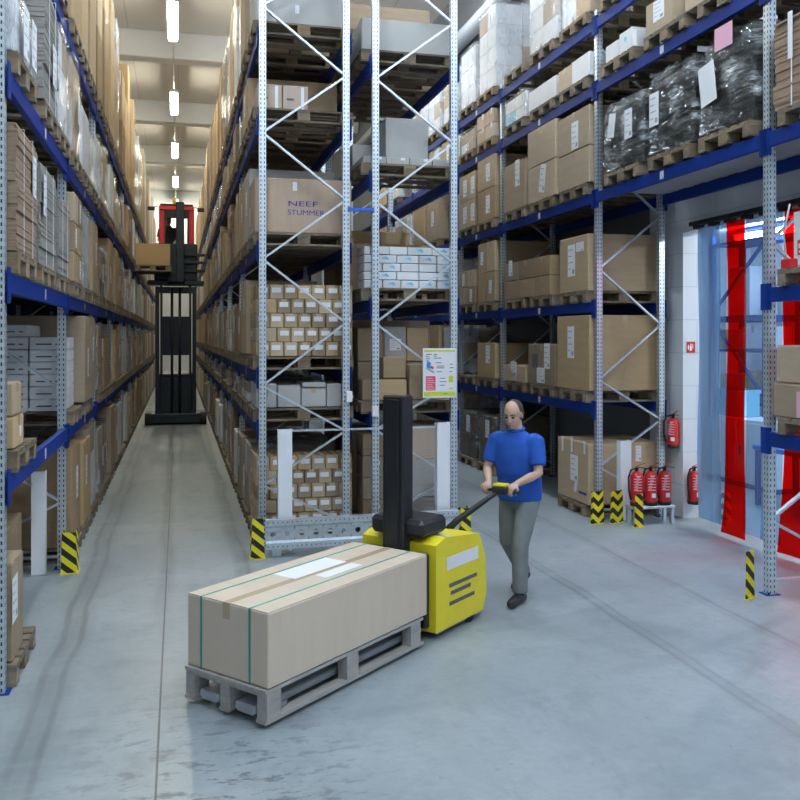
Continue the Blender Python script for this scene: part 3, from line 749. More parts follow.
for k,i,y,z,h,mk in ((0,1,11.2,0,.95,'brown'),(0,2,12.2,0,.9,'tan'),(1,1,11.25,1.41,.95,'brown'),(1,2,12.25,1.41,.9,'brown'),(2,1,11.25,2.72,.62,'brown'),(2,2,12.25,2.72,.9,'tan'),(4,1,11.25,5.48,.9,'brown'),(4,2,12.25,5.48,1.1,'tan')):  # floor, first and fourth level loads added to block light behind the end frame
    w=f"{('second','third')[i-1]} from the end, {lvname(k)}, right central rack"
    pallet(2.045,3.20,y,z,f"wooden pallet under light blocking carton, {w}",full=False)
    carton(2.07,3.16,y-.41,y+.41,z+.148,z+.148+h,f"large light blocking carton, {w}",mk)
# ---- right rack
xa,xb=5.03,6.11
def PR(y,z,lab,full=True): return pallet(xa,xb,y,z,lab,full=full)
def rp(z): return z+.148
XR=5.05; XE=6.06
B1,B2,B3="right rack, passage bay","right rack, bay beyond the passage","right rack, narrow third bay"
# bay A above the passage
for i,(y0,y1,zt,lab) in enumerate(((8.80,9.74,5.12,'farthest'),(7.82,8.68,5.20,'middle'),(6.88,7.68,5.22,'nearest'))):
    PR((y0+y1)/2,4.132,f"wooden pallet under the {lab} black wrapped stack above the passage")
    wrapped(XR,XE,y0,y1,4.282,zt,f"{lab} of three black stacks in glossy stretch film above the passage",'sheets',('darkflat','darkflat'),'black wrapped stacks above the passage','filmdark',
        {0:[('-x',-.22,.55,.16,.28,'paper','plain',.2),('-x',.18,.48,.17,.34)],1:[('-x',-.28,.5,.19,.36)],2:[('-x',-.26,.5,.26,.40,'paper','plain',-.15),('-x',.0,.88,.28,.22,'pinkpaper','plain')]}[i],amp=.045,rt=.12)
for y,lab in ((9.36,'the white parcels'),(8.33,'the small labelled cartons'),(7.30,'the sagging carton')): PR(y,5.48,f"wooden pallet under {lab}, top of the passage bay")
for i,(y0,y1,h) in enumerate(((9.4,9.72,.22),(9.08,9.38,.26),(8.98,9.07,.2))):
    carton(XR+.03,5.8,y0,y1,rp(5.48),rp(5.48)+h,f"white parcel, {ORD[2-i]} from the near end, top of the passage bay",'whitebox',None,[('-x',0,.16,.06,.05,'cyan','plain')] if i==1 else [],tape=False)
carton(XR,5.8,8.18,8.72,rp(5.48),5.98,"tan carton with large white label high above the passage",'tan',None,[('-x',.0,.22,.22,.22)])
carton(XR,5.9,7.15,7.95,rp(5.48),5.93,"wide tan carton with crooked white sheet high above the passage",'tan',None,[('-x',.26,.16,.24,.26,'paper','plain',.3)])
PR(9.4,6.30,"wooden pallet topmost over the passage bay"); carton(XR,6,9.0,9.8,rp(6.30),7.3,"topmost brown carton over the passage bay",'brown')
# bay B
for k,z in enumerate(LR):
    for i,y in enumerate((10.55,11.58,12.62)):
        if k in (0,) : pass
        PR(y,z,f"wooden pallet under light blocking carton, {('near','middle','far')[i]} place, {ORD[k]} beam level, bay beyond the passage")
PR(10.6,0,"wooden pallet on the floor under the taped brown carton beyond the passage")
carton(XR,XE,10.12,11.04,.155,.93,"brown carton with white tape strips on the floor beside the chevron guards",'tan',None,[('-x',.05,.42,.22,.34),('-x',.1,.2,.08,.18,'paper','plain',.3),('-x',.35,.72,.05,.16,'paper','plain'),('-x',-.3,.70,.05,.2,'paper','plain'),('-x',-.02,.72,.05,.2,'paper','plain'),('-x',.3,.13,.22,.03,'printblue','plain'),('-y',.2,.64,.08,.2)])
carton(XR,XE,10.10,11.06,rp(1.46),2.58,"big tan carton on the first beam level above the chevron guards",'tan',None,[('-x',-.05,.62,.2,.42)],along='y')
c=carton(XR,5.9,11.12,12.08,rp(1.46),2.20,"brown carton with a black opening behind the big tan carton",'brown',None,[('-x',.2,.42,.2,.36),('-x',-.02,.14,.28,.22),('-x',-.22,.34,.2,.2,'ink','plain')])
carton(XR,5.7,12.2,13.08,rp(1.46),1.86,"low tan carton behind the carton with a black opening",'tan',None,[('-x',-.02,.2,.24,.22),('-x',-.02,.07,.18,.11)])
carton(XR,XE,10.14,10.98,rp(2.74),3.62,"big tan carton with two white papers on the second beam level",'tan',None,[('-x',.2,.58,.22,.12),('-x',-.05,.42,.22,.42)],along='y')
for i in range(3):
    for r in range(2):
        carton(XR,5.6,11.3+i*.6,11.88+i*.6,rp(2.74)+r*.285,rp(2.74)+r*.285+.28,f"brown carton, {('lower','upper')[r]} row, {ORD[i]} from near end, second beam level beyond the passage",'brown','two rows of brown cartons beyond the passage',[('-x',0,.2,.16,.24)] if (i==2 and r==1) else [],tape=True)
carton(5.62,6.1,11.2,11.9,rp(2.74),3.42,"darker carton behind two rows of brown cartons",'brown'); 
carton(XR,XE,10.1,11.02,rp(4.12),4.74,"plain lower carton of the near pair, third beam level beyond the passage",'tan',None,[])
carton(XR,XE,10.1,11.02,4.745,5.26,"upper carton of the near pair with white sheet, third beam level beyond the passage",'tan',None,[('-x',.05,.20,.2,.36)])
carton(XR,XE,11.12,12.1,rp(4.12),4.78,"lower carton of the middle pair, crushed with white sheet, third beam level",'tan',None,[('-x',.05,.3,.2,.4,'paper','print',.2)])
carton(XR,XE,11.12,12.1,4.785,5.32,"upper carton of the middle pair, third beam level beyond the passage",'tan')
carton(XR,XE,12.22,13.1,rp(4.12),5.0,"large tan carton at the far place, third beam level beyond the passage",'tan',None,[('-x',.15,.55,.18,.4)])
wrapped(XR,5.8,12.2,13.1,rp(5.48),6.05,"wrapped white and blue cartons, fourth beam level beyond the passage",'boxes',('whitebox','lightblue'),None,'film')
carton(XR,5.8,11.1,12.06,rp(5.48),5.92,"long white carton, fourth beam level beyond the passage",'whitebox',None,[],tape=False)
carton(XR,5.7,10.62,11.02,rp(5.48),5.92,"tan carton beside a white one, fourth beam level beyond the passage",'tan')
carton(XR,5.7,10.1,10.6,rp(5.48),5.93,"white carton beside a tan one, fourth beam level beyond the passage",'whitebox',None,[],tape=False)
for y0,y1,zt,q in ((11.12,12.1,7.75,'middle'),(10.1,10.98,7.5,'near')):
    wrapped(XR,XE,y0,y1,rp(6.30),zt,f"tall white wrapped stack, {q} place on top of the right rack",'boxes',('whitebox','tan'),None,'film',amp=.012)
# bay C (narrow)
for k,z in enumerate(LR):
    for i,y in enumerate((13.92,14.92)):
        PR(y,z,f"wooden pallet under light blocking carton, {('near','far')[i]} place, {ORD[k]} beam level of the right rack's narrow bay",full=False)
for i,y in enumerate((13.92,14.92)):
    q=('near','far')[i]
    PR(y,0,f"wooden pallet under light blocking carton, {q} place on the floor of the right rack's narrow bay",full=False)
    wrapped(XR,XE,y-.42,y+.42,.15,.98,f"brown crate stack in film, {q} place on the floor of the narrow bay",'boxes',('brown','flatbrown'),None,'filmdark',[('-x',.1,.6,.2,.3)])
    wrapped(XR,XE,y-.42,y+.42,rp(6.30),(7.85,7.5)[i],f"tall white wrapped stack, {q} place on top of the narrow bay",'boxes',('whitebox','pinkbrown'),None,'film',amp=.012)
carton(XR,XE,13.5,14.35,rp(1.46),2.2,"upright tan carton on the first beam level of the narrow bay",'tan',None,[('-x',.1,.4,.2,.3)])
for i in range(2):
    for j in range(2):
        for r in range(2):
            hh=(.50,.30)[i]
            carton(XR,XE,13.5+i*1.0+j*.42,13.90+i*1.0+j*.42,rp(2.74)+r*(hh+.004),rp(2.74)+r*(hh+.004)+hh,f"tan carton, {('lower','upper')[r]}, {ORD[i*2+j]} from near end, second level of narrow bay",'tan','tan cartons of the narrow bay',[('-x',0,hh*.5,.14,.22)] if (r+j)%2==0 else [])
            if j==0 or i==1:
                h3=(.53,.48)[i]; w3=.84 if i==0 else .41
                carton(XR,XE,13.5+i*1.0+j*.42,13.5+i*1.0+j*.42+w3,rp(4.12)+r*(h3+.004),rp(4.12)+r*(h3+.004)+h3,f"tan carton, {('lower','upper')[r]}, {ORD[i*2+j]} from near end, third level of narrow bay",'tan','tan cartons of the narrow bay',[('-x',.1,h3*.5,.2,.3)])
            if i==0:
                for c in (0,1):
                    if r==0: carton(XR,5.6+0*c,13.55+j*.42,13.95+j*.42,rp(5.48)+c*.235,rp(5.48)+c*.235+.23,f"light brown carton, {('lower','upper')[c]}, {('near','far')[j]} one, fourth level of narrow bay",'pinkbrown','light brown cartons of the narrow bay',[('-x',.1,.2,.07,.1)])
wrapped(XR,XE,14.5,15.34,rp(5.48),6.03,"wrapped carton stack at the far place, fourth level of the narrow bay",'boxes',('tan','whitebox'),None,'film')
# bays seen through the central rack
def rfar(b,L0):
    for k,z in enumerate([0]+LR):
        for i in range(3):
            if R.random()<.3: continue
            y=YR[b]+.14+.45+i*1.05; h=min(R.uniform(.75,1.1),(([0]+LR+[9])[k+1]-z-.35))
            w=f"right rack, {ORD[b-1]} bay, {lvname(k)}, {('near','middle','far')[i]} place"
            PR(y,z,f"wooden pallet in the {w}",full=False)
            if R.random()<.35 or k==5: wrapped(XR,XE,y-.42,y+.42,rp(z),rp(z)+h,f"film wrapped stack, {w}",'boxes',('whitebox','tan'),None,'film',far=True)
            else: carton(XR,XE,y-.42,y+.42,rp(z),rp(z)+h,f"tan carton, {w}",'tan',None,[('-x',0,h*.5,.18,.3)] if R.random()<.5 else [])
rfar(4,0); rfar(5,0)
# near bay N
W="right rack, nearest bay"
PR(6.10,4.12,f"wooden pallet under the folded brown cartons, {W}, third beam level")
flatstack(XR,XE,5.72,6.58,rp(4.12),5.02,f"brown strapped stack of folded cartons, {W}, third beam level",'flatbrown',None,[('-x',-.2,.6,.06,.4,'paper','plain')])
PR(6.1,2.74,f"wooden pallet carrying the white placard, {W}, second beam level")
PR(6.1,1.46,f"wooden pallet under the carton with pink paper, {W}, first beam level")
carton(XR,5.9,5.72,6.58,rp(1.46),1.90,f"lower brown carton with pink paper, {W}, first beam level",'brown',None,[('-x',.0,.12,.26,.22,'pinkpaper','plain')])
carton(XR+.02,5.9,5.74,6.56,1.905,2.22,f"upper tan carton with tape strip, {W}, first beam level",'tan',None,[])
t=thing('placard','white placard with red fire symbol standing on the near right pallet','placard',(5.22,6.42,2.89))
link('board',MB().cbox(-.006,.006,-.10,.10,0,.50,.002).mesh('board',M['white']),t)
o=link('symbol',MB().box(-.0085,-.0065,-.05,.05,.12,.25).mesh('symbol',M['red']),t); 
m=MB(); m.box(-.0095,-.008,-.03,.03,.14,.16); m.box(-.0095,-.008,-.012,.012,.17,.22); m.box(-.0095,-.008,.02,.035,.18,.22); link('pictogram',m.mesh('pictogram',M['paper']),t)
link('foot',MB().cbox(-.06,.06,-.10,.10,-.0,.012,.002).mesh('foot',M['steelgrey']),t)
o=link('cable',MB().tube([(5.12,6.45,3.45),(5.11,6.52,3.2),(5.12,6.5,3.0),(5.16,6.42,2.92),(5.2,6.36,2.905)],.008,8).mesh('cable',M['steelgrey'],(5.12,6.45,2.9)),None,(5.12,6.45,2.9)); tag(o,'grey cable looping down onto the near right pallet','cable')
carton(5.05,5.13,6.36,6.48,2.888,2.968,'small bright red box on the near right pallet','brown',None,[],tape=False).data=carton_mesh(.08,.12,.08,'red')

# ------------------------------------------------------------------ setting
struct('floor',MB().box(-2.5,13,-9,49,-.2,0).mesh('floor',M['floor']))
struct('ceiling',MB().box(-2.5,6.4,-9,49,10.2,10.4).mesh('ceiling',M['ceil']))
for i,y in enumerate((2.5,9.5,16.5,23.5,30.4,37.4)):
    struct(f'beam_{i+1}',MB().cbox(-2.45,6.18,y-.25,y+.25,9.50,10.199,.02).mesh('beam',M['ceilbeam']))
struct('wall_left',MB().box(-2.7,-2.5,-9,49,-.2,10.4).mesh('wall',M['wallgrey']))
struct('wall_far',MB().box(-2.5,6.4,48.5,48.7,0,10.2).mesh('wall',M['white']))
DY0,DY1,DZ=4.4,9.80,3.62
struct('wall_right',MB().box(6.2,6.45,DY1,10.6,0,10.2).mesh('wall',M['block']))
struct('wall_right_rear',MB().box(6.2,6.45,10.6,49,0,10.2).mesh('wall',noisy('dark_grey_wall',(.16,.17,.18),(.19,.20,.21),1.2,.85)))
struct('wall_right_near',MB().box(6.2,6.45,-9,DY0,0,10.2).mesh('wall',M['block']))
struct('wall_right_upper',MB().box(6.2,6.45,DY0,DY1,DZ,10.2).mesh('wall',M['block']))
# the room beyond the strip curtain
struct('wall_room_back',MB().box(11.0,11.2,3,17,0,4.3).mesh('wall',M['white']))
struct('wall_room_far',MB().box(6.45,11.0,15.0,15.2,0,4.3).mesh('wall',M['white']))
struct('wall_room_near',MB().box(6.45,11.0,3,3.2,0,4.3).mesh('wall',M['white']))
struct('ceiling_room',MB().box(6.45,11.2,3,15.2,4.15,4.3).mesh('ceiling',M['white']))

def lamp(x,y,z,mk,L=2.3,W=.20,label='',rot=0,drop=None,group='ceiling lamps'):
    t=thing('ceiling_lamp',label,'lamp',(x,y,z),group,rot)
    link('housing',MB().cbox(-W/2-.02,W/2+.02,-L/2-.03,L/2+.03,.05,.12,.01).mesh('housing',M['lamp_body']),t)
    link('tube',MB().cbox(-W/2,W/2,-L/2,L/2,-.03,.049,.02).mesh('tube',M[mk]),t)
    if drop:
        m=MB()
        for s in (-1,1): m.tube([(0,s*L*.4,.12),(0,s*L*.4,drop)],.008,6)
        link('hanger',m.mesh('hanger',M['steelgrey']),t)
    return t
for i,y in enumerate((13.2,20.0,27.0,33.8,40.6,47.0)):
    lamp(-.12,y,9.28,'lampwarm',label=f"{ORD[i]} long ceiling lamp from the front above the narrow aisle",drop=.92)
o=link('lamp_rail',MB().box(-.015,.015,-13,20,-.015,.015).mesh('lamp_rail',M['lamp_body']),None,(-.12,26,9.425)); tag(o,'thin rail linking the lamps above the narrow aisle','rail')
for i,y in enumerate((9.5,16.2,22.9)):  # unseen lamps, assumed and added as light over the right aisle
    lamp(4.15,y,9.28,'lampcool',label=f"{ORD[i]} assumed ceiling lamp from the front above the right aisle",drop=.92)
for i,(x,y) in enumerate(((-.15,5.8),(4.15,4.2),(2.0,1.0),(-.6,-2.5),(4.6,-2.5))):  # out-of-view lamps, assumed and added to light the floor and rack ends
    lamp(x,y,9.28,'lampcool',label=('assumed ceiling lamp above the front of the narrow aisle','assumed ceiling lamp above the passage side of the front hall','assumed ceiling lamp in the middle of the front hall','assumed ceiling lamp at the left rear of the front hall','assumed ceiling lamp at the right rear of the front hall')[i],drop=.92)
for i,(x,y) in enumerate(((7.9,9.6),(8.2,6.4),(9.4,12.4))):  # only the first lamp is seen; the other two are assumed
    lamp(x,y,4.0,'lamproom',1.5,.16,label=('lamp on the ceiling just behind the strip curtain','assumed lamp on the ceiling near the front of the room behind the curtain','assumed lamp on the ceiling at the back of the room behind the curtain')[i],group='lamps behind the curtain')
o=link('ventilation_pipe',MB().tube([(5.95,9,8.75),(5.95,30,8.75)],.17,20).tube([(5.95,12,8.75),(5.95,12.06,8.75)],.185,20).tube([(5.95,16,8.75),(5.95,16.06,8.75)],.185,20).mesh('pipe',M['steelgrey'],(5.95,9,8.75)),None,(5.95,9,8.75)); tag(o,'grey round ventilation pipe high along the right wall','pipe')

# ------------------------------------------------------------------ strip curtain and things by the passage
t=thing('strip_curtain','plastic strip curtain with red strips hanging in the passage doorway','curtain',(6.20,7.2,3.66))
rl=MB(); rl.box(-.11,-.005,-2.3,2.30,0,.05)
for k in range(15): rl.cbox(-.12,-.005,-2.22+k*.31,-2.14+k*.31,-.05,.03,.004)
link('rail',rl.mesh('rail',M['black']),t)
def strip_mesh(w,zb,mk,seed,flare=0.):
    b=MB(); r=random.Random(seed); n=18; m=6; vs=[]; ph=r.uniform(0,6)
    for side in (0,1):
        for i in range(n+1):
            z=-.04+(zb-3.66+.04)*i/n
            f=(i/n)**6*flare
            for j in range(m+1):
                u=j/m-.5; vs.append((-.075+.035*math.cos(u*PI)*(.6+.4*math.sin(i*.35+ph))+ .012*math.sin(i*.5+ph)+side*.003-f*.15, u*w*(1+f)+.01*math.sin(i*.3+ph)*(i/n)+ f*.05, z))
    k=(n+1)*(m+1); fs=[]
    for i in range(n):
        for j in range(m):
            a=i*(m+1)+j; fs.append((a,a+1,a+m+2,a+m+1)); fs.append((k+a,k+a+m+1,k+a+m+2,k+a+1))
    b.add(vs,fs,0,True); return b.mesh('strip',M[mk])
for (yc,w,mk,fl,lb) in ((9.20,.30,'striphaze',0,'hazy blue grey strip'),(9.0,.16,'striphaze',0,'hazy blue grey strip'),(8.86,.14,'stripclear',0,None),(8.61,.33,'stripred',.35,'translucent red strip'),(8.28,.33,'stripclear',.05,None),(7.98,.30,'stripclear',.1,None),(7.58,.46,'stripred',.18,'translucent red strip'),(7.15,.36,'stripclear',0,None),(6.8,.36,'stripclear',0,None),(6.4,.38,'stripred',0,'translucent red strip'),(6.0,.36,'stripclear',0,None),(5.6,.36,'stripclear',0,None)):
    o=link('strip',strip_mesh(w,.11 if mk!='stripred' else .045,mk,int(yc*100),fl),t,(0,yc-7.2,0),label=lb)
# fire extinguishers
def extinguisher(loc,label,rz=0,s=1.0,group='red fire extinguishers',bracket=None):
    t=thing('fire_extinguisher',label,'fire extinguisher',loc,group,rz)
    b=MB(); b.tube([(0,0,.03),(0,0,.05),(0,0,.36),(0,0,.395),(0,0,.42)],[.078,.08,.08,.062,.03],20)
    link('cylinder',b.mesh('cylinder',M['red']),t)
    link('base_ring',MB().tube([(0,0,0),(0,0,.045)],[.078,.083],20).mesh('base_ring',M['rubber']),t)
    v=MB(); v.tube([(0,0,.42),(0,0,.47)],.022,12); v.cbox(-.02,.02,-.05,.02,.455,.475,.003); link('valve',v.mesh('valve',M['black']),t)
    l=MB(); l.bar((0,.0,.48),(.10,-.04,.53),.02,.008); link('lever',l.mesh('lever',M['red']),t)
    l=MB(); l.bar((0,.0,.47),(.12,-.05,.465),.02,.008); link('carry_handle',l.mesh('carry_handle',M['black']),t)
    h=MB(); h.tube([(-.02,-.02,.455),(-.07,-.06,.445),(-.10,-.075,.36),(-.098,-.075,.2),(-.075,-.07,.08)],.012,8); link('hose',h.mesh('hose',M['rubber']),t)
    # printed label wrapped on the cylinder
    q=MB()
    def arc(a0,a1,z0,z1,mi,r=.0812):
        n=6; vs=[]
        for i in range(n+1):
            a=a0+(a1-a0)*i/n; vs+= [(r*math.sin(a),-r*math.cos(a),z0),(r*math.sin(a),-r*math.cos(a),z1)]
        q.add(vs,[(2*i,2*i+2,2*i+3,2*i+1) for i in range(n)],mi)
    for i in range(5):
        arc(-.5,.75,.19+i*.035,.197+i*.035,0); arc(-.4+.1*i,.1+.08*i,.203+i*.035,.215+i*.035,1)
    arc(.1,.8,.10,.155,0); arc(-.1,.6,.36,.372,0)
    link('print',q.mesh('print',[M['paper'],M['lightred']]),t)
    if bracket:
        link('bracket',MB().box(-.05,.05,.082,.10,.15,.35).mesh('bracket',M['black']),t)
    t.scale=(s,s,s); return t
# low stand for three of them
t=thing('stand','low steel stand under three fire extinguishers','stand',(5.66,9.66,0))
sb=MB(); sb.cbox(-.28,.28,-.11,.13,-.0+.195,.225,.004); link('top',sb.mesh('top',M['galv']),t)
for sx in (-.25,.25):
    for sy in (-.08,.10): link('leg',MB().box(sx-.02,sx+.02,sy-.02,sy+.02,0,.195).mesh('leg',M['galv']),t)
for i,(x,y,lab) in enumerate(((5.47,9.66,'leftmost of three fire extinguishers standing on the low stand'),(5.655,9.65,'middle one of three fire extinguishers standing on the low stand'),(5.84,9.64,'rightmost of three fire extinguishers standing on the low stand'))):
    extinguisher((x,y,.227),lab,rz=-.45)
extinguisher((6.29,9.695,.20),'fire extinguisher with black hose hanging low on the white door jamb',rz=-.25,bracket=True)
extinguisher((6.115,9.89,.89),'slim fire extinguisher hanging on the white wall above the stand',rz=-1.1,s=.9,bracket=True)
t=thing('fire_sign','small red square fire extinguisher sign on the white door jamb','sign',(6.31,9.796,2.17))
link('plate',MB().box(-.06,.06,-.003,0,-.07,.07).mesh('plate',M['red']),t)
m=MB(); m.box(-.018,.012,-.0045,-.003,-.045,.02); m.box(-.012,.006,-.0045,-.003,.025,.045); m.box(.02,.03,-.0045,-.003,-.02,.04); m.box(-.045,-.03,-.0045,-.003,-.03,.03); link('pictogram',m.mesh('pictogram',M['paper']),t)

# guards
def guard(x,y,label,mk='stripe',w=.15,d=.15,h=.40,face=(1,1),rz=0,group='striped post guards',cat='post guard'):
    b=MB(); th=.006
    b.prism([(-w/2,-d/2,0),(w/2,-d/2,0),(w/2-.012,-d/2,h),(-w/2+.012,-d/2,h)],(0,th,0))
    if face[0]: b.prism([(-w/2,-d/2+th,0),(-w/2,d/2,0),(-w/2+.012,d/2,h),(-w/2+.012,-d/2+th,h)],(th,0,0))
    if face[1]: b.prism([(w/2-th,-d/2+th,0),(w/2-th,d/2,0),(w/2-.012-th,d/2,h),(w/2-.012-th,-d/2+th,h)],(th,0,0))
    t=link('post_guard',b.mesh('post_guard',M[mk]),None,(x,y,0),rz); tag(t,label,cat,group)
    f=MB(); f.box(-w/2-.01,w/2+.01,-d/2-.02,d/2,0,.006); link('floor_plate',f.mesh('floor_plate',M['yellow']),t)
    for sx in (-w/3,w/3): link('bolt',MB().tube([(sx,-d/2-.012,.006),(sx,-d/2-.012,.016)],.008,8).mesh('bolt',M['chrome']),t)
    return t
guard(-1.03,9.08,'striped guard at the foot of the left rack post',w=.15,d=.2)
guard(.80,9.16,'striped guard at the left end of the steel barrier',w=.14,d=.14,h=.42)
guard(3.065,9.16,'striped guard at the right end of the steel barrier behind the yellow truck',w=.13,d=.14,h=.42)
guard(5.01,9.80,'chevron guard around the right rack post beside the taped carton','chevron',w=.185,d=.04,rz=.3)
guard(5.265,9.78,'chevron guard around the white post left of the extinguishers','chevron',w=.185,d=.04,rz=.3)
guard(5.395,9.50,'narrow striped guard in front of the leftmost extinguisher',w=.13,d=.05,face=(0,0),rz=.1)
guard(4.87,6.66,'striped guard beside the near right rack post',w=.15,d=.02,h=.42,face=(0,0),rz=.45)
guard(6.66,9.62,'yellow and black striped guard in painted curtain tint behind the hazy strips','stripe_tinted',w=.13,d=.13,h=.38)
def column(x,y,h,label,mk='white',k=1.0):
    t=thing('steel_post',label,'post',(x,y,0),'white protection posts')
    b=MB(); b.prism([(-.075,-.05,.008),(.075,-.05,.008),(.075,.05,.008),(.067,.05,.008),(.067,-.042,.008),(-.067,-.042,.008),(-.067,.05,.008),(-.075,.05,.008)],(0,0,h-.008))
    ch=link('channel',b.mesh('channel',M[mk]),t); ch.scale=(k,1,1); link('base_plate',MB().box(-.10,.10,-.08,.08,0,.008).mesh('base_plate',M['steelgrey']),t)
M['postwhite']=mat('galvanised_white',(.84,.88,.91),.35,.0)
column(1.10,9.30,1.32,'white post behind the left half of the steel barrier','postwhite')
column(2.86,9.30,1.35,'white post behind the right half of the steel barrier','postwhite')
column(-1.31,9.05,1.0,'pale grey post beside the left rack upright','postwhite',.85)
column(5.44,9.92,1.0,'white post behind the middle chevron guard','postwhite')
o=link('tie_bar',MB().box(1.18,2.78,9.27,9.29,1.29,1.31).mesh('tie_bar',M['galv'],(2,9.28,1.29)),None,(2,9.28,1.29)); tag(o,'thin steel bar joining the two white posts','bar')
# barrier with punched holes
bx0,bx1,by=.88,2.985,9.10; bz0,bz1=.095,.40
t=thing('end_barrier','punched galvanised steel barrier across the foot of the central rack','barrier',(2.0,by,0))
b=MB(); n=14; cw=(bx1-bx0)/n; zc=(bz0+bz1)/2; r=.030; h2=.07
for i in range(n):
    cx=bx0+cw*(i+.5)-2.0; vs=[]; K=16
    for k in range(K):
        a=2*PI*k/K; vs.append((cx+r*math.cos(a),0,zc+r*math.sin(a)))
    for k in range(K):
        a=2*PI*k/K; c,s_=math.cos(a),math.sin(a); q=min(cw/2/abs(c) if abs(c)>1e-6 else 9,h2/abs(s_) if abs(s_)>1e-6 else 9); vs.append((cx+q*c,0,zc+q*s_))
    b.add(vs,[(k,(k+1)%K,K+(k+1)%K,K+k)[::-1] for k in range(K)])
    # hole lining
    ring=[(cx+r*math.cos(2*PI*k/K),.004,zc+r*math.sin(2*PI*k/K)) for k in range(K)]
    b.add(vs[:K]+ring,[(k,K+k,K+(k+1)%K,(k+1)%K) for k in range(K)])
L2=(bx1-bx0)/2
for s in (-1,1):   # stepped flanges
    z0=zc+s*h2; A,B=bx0-2.0,bx1-2.0
    b.add([(A,0,z0),(B,0,z0),(B,-.03,z0+s*.02),(A,-.03,z0+s*.02)],[(0,1,2,3) if s>0 else (3,2,1,0)])
    b.add([(A,-.03,z0+s*.02),(B,-.03,z0+s*.02),(B,-.03,zc+s*.1525),(A,-.03,zc+s*.1525)],[(0,1,2,3) if s>0 else (3,2,1,0)])
    b.add([(A,-.03,zc+s*.1525),(B,-.03,zc+s*.1525),(B,.05,zc+s*.1525),(A,.05,zc+s*.1525)],[(0,1,2,3) if s>0 else (3,2,1,0)])
link('beam_profile',b.mesh('beam_profile',M['galv']),t)
d=MB()
for i in range(int((bx1-bx0)/.05)):
    x=bx0-2.0+.025+i*.05
    for z in (zc+.125,zc-.125): d.tube([(x,-.0308,z),(x,-.029,z)],.007,8,smooth=False)
link('small_holes',d.mesh('small_holes',M['ink']),t)
for s in (-1,1): link('bracket_leg',MB().box(s*(L2-.12)-.118,s*(L2-.12)-.018,.052,.07,0,.30).mesh('bracket_leg',M['galv']),t)
# blue tie between frames
o=link('rack_tie',MB().cbox(-.13,.13,-.012,.012,-.02,.02,.004).box(-.15,-.12,-.02,.02,-.025,.025).box(.12,.15,-.02,.02,-.025,.025).mesh('rack_tie',M['bluebright']),None,(2.005,9.655,3.74)); tag(o,'short bright blue tie between the two central end frames','rack tie')
# small white boxes strapped to posts
for x,z,lab in ((1.86,1.63,'small white tag box on the left of the two inner uprights'),(2.16,1.46,'small white tag box on the right of the two inner uprights')):
    o=thing('tag_box',lab,'tag',(x,9.612,z)); link('case',MB().cbox(-.035,.035,-.02,.035,-.06,.06,.005).mesh('case',M['white']),o); link('clip',MB().box(-.05,.05,.0,.012,-.012,.012).mesh('clip',M['steelgrey']),o)
# notice
t=thing('notice_board','white notice with lime borders and a red panel on the central end frame','notice',(2.917,9.60,1.885))
link('sheet',MB().cbox(-.20,.20,-.004,.004,-.285,.285,.001).mesh('sheet',M['white']),t)
def patch(name,mk,x0,x1,z0,z1,y=-.0052): link(name,MB().box(x0,x1,y,y+.001,z0,z1).mesh(name,M[mk]),t)
patch('lime_border','lime',-.185,.185,.245,.265); patch('lime_border','lime',-.19,.19,-.265,-.215); patch('lime_mark','lime',.11,.165,-.11,-.035); patch('lime_mark','lime',.11,.165,-.185,-.172)
patch('red_panel','pinkred',-.165,-.05,-.20,-.035)
for i in range(6): patch('panel_line','lightred',-.155,-.06-.012*(i%3),-.19+i*.025,-.178+i*.025,-.0062)
m=MB(); 
for (x,z,w) in ((-.165,.215,.07),(-.165,.195,.04),(-.165,.172,.05),(-.165,.15,.04),(-.07,.215,.04),(-.07,.195,.03),(-.07,.172,.09),(-.05,.118,.07),(-.035,.08,.09),(-.035,.06,.09),(-.035,.015,.06),(.12,.10,.04),(.12,.06,.05),(.12,.015,.03),(.0,-.06,.07),(.0,-.10,.08),(.0,-.14,.06),(.05,-.24,.04)):
    m.box(x,x+w,-.0058,-.0045,z-.004,z+.004)
link('text_lines',m.mesh('text_lines',M['ink']),t)
m=MB(); m.add([(-.16,-.0056,.07),(-.11,-.0056,.05),(-.105,-.0056,.12),(-.15,-.0056,.14)],[(0,1,2,3)],0); m.add([(-.115,-.0058,.06),(-.075,-.0058,.04),(-.07,-.0058,.075),(-.105,-.0058,.085)],[(0,1,2,3)],1); m.add([(-.165,-.0054,.05),(-.075,-.0054,-.005),(-.06,-.0054,.015),(-.15,-.0054,.07)],[(0,1,2,3)],2)
link('picture',m.mesh('picture',[M['picblue'],M['pinkred'],M['steelgrey']]),t)

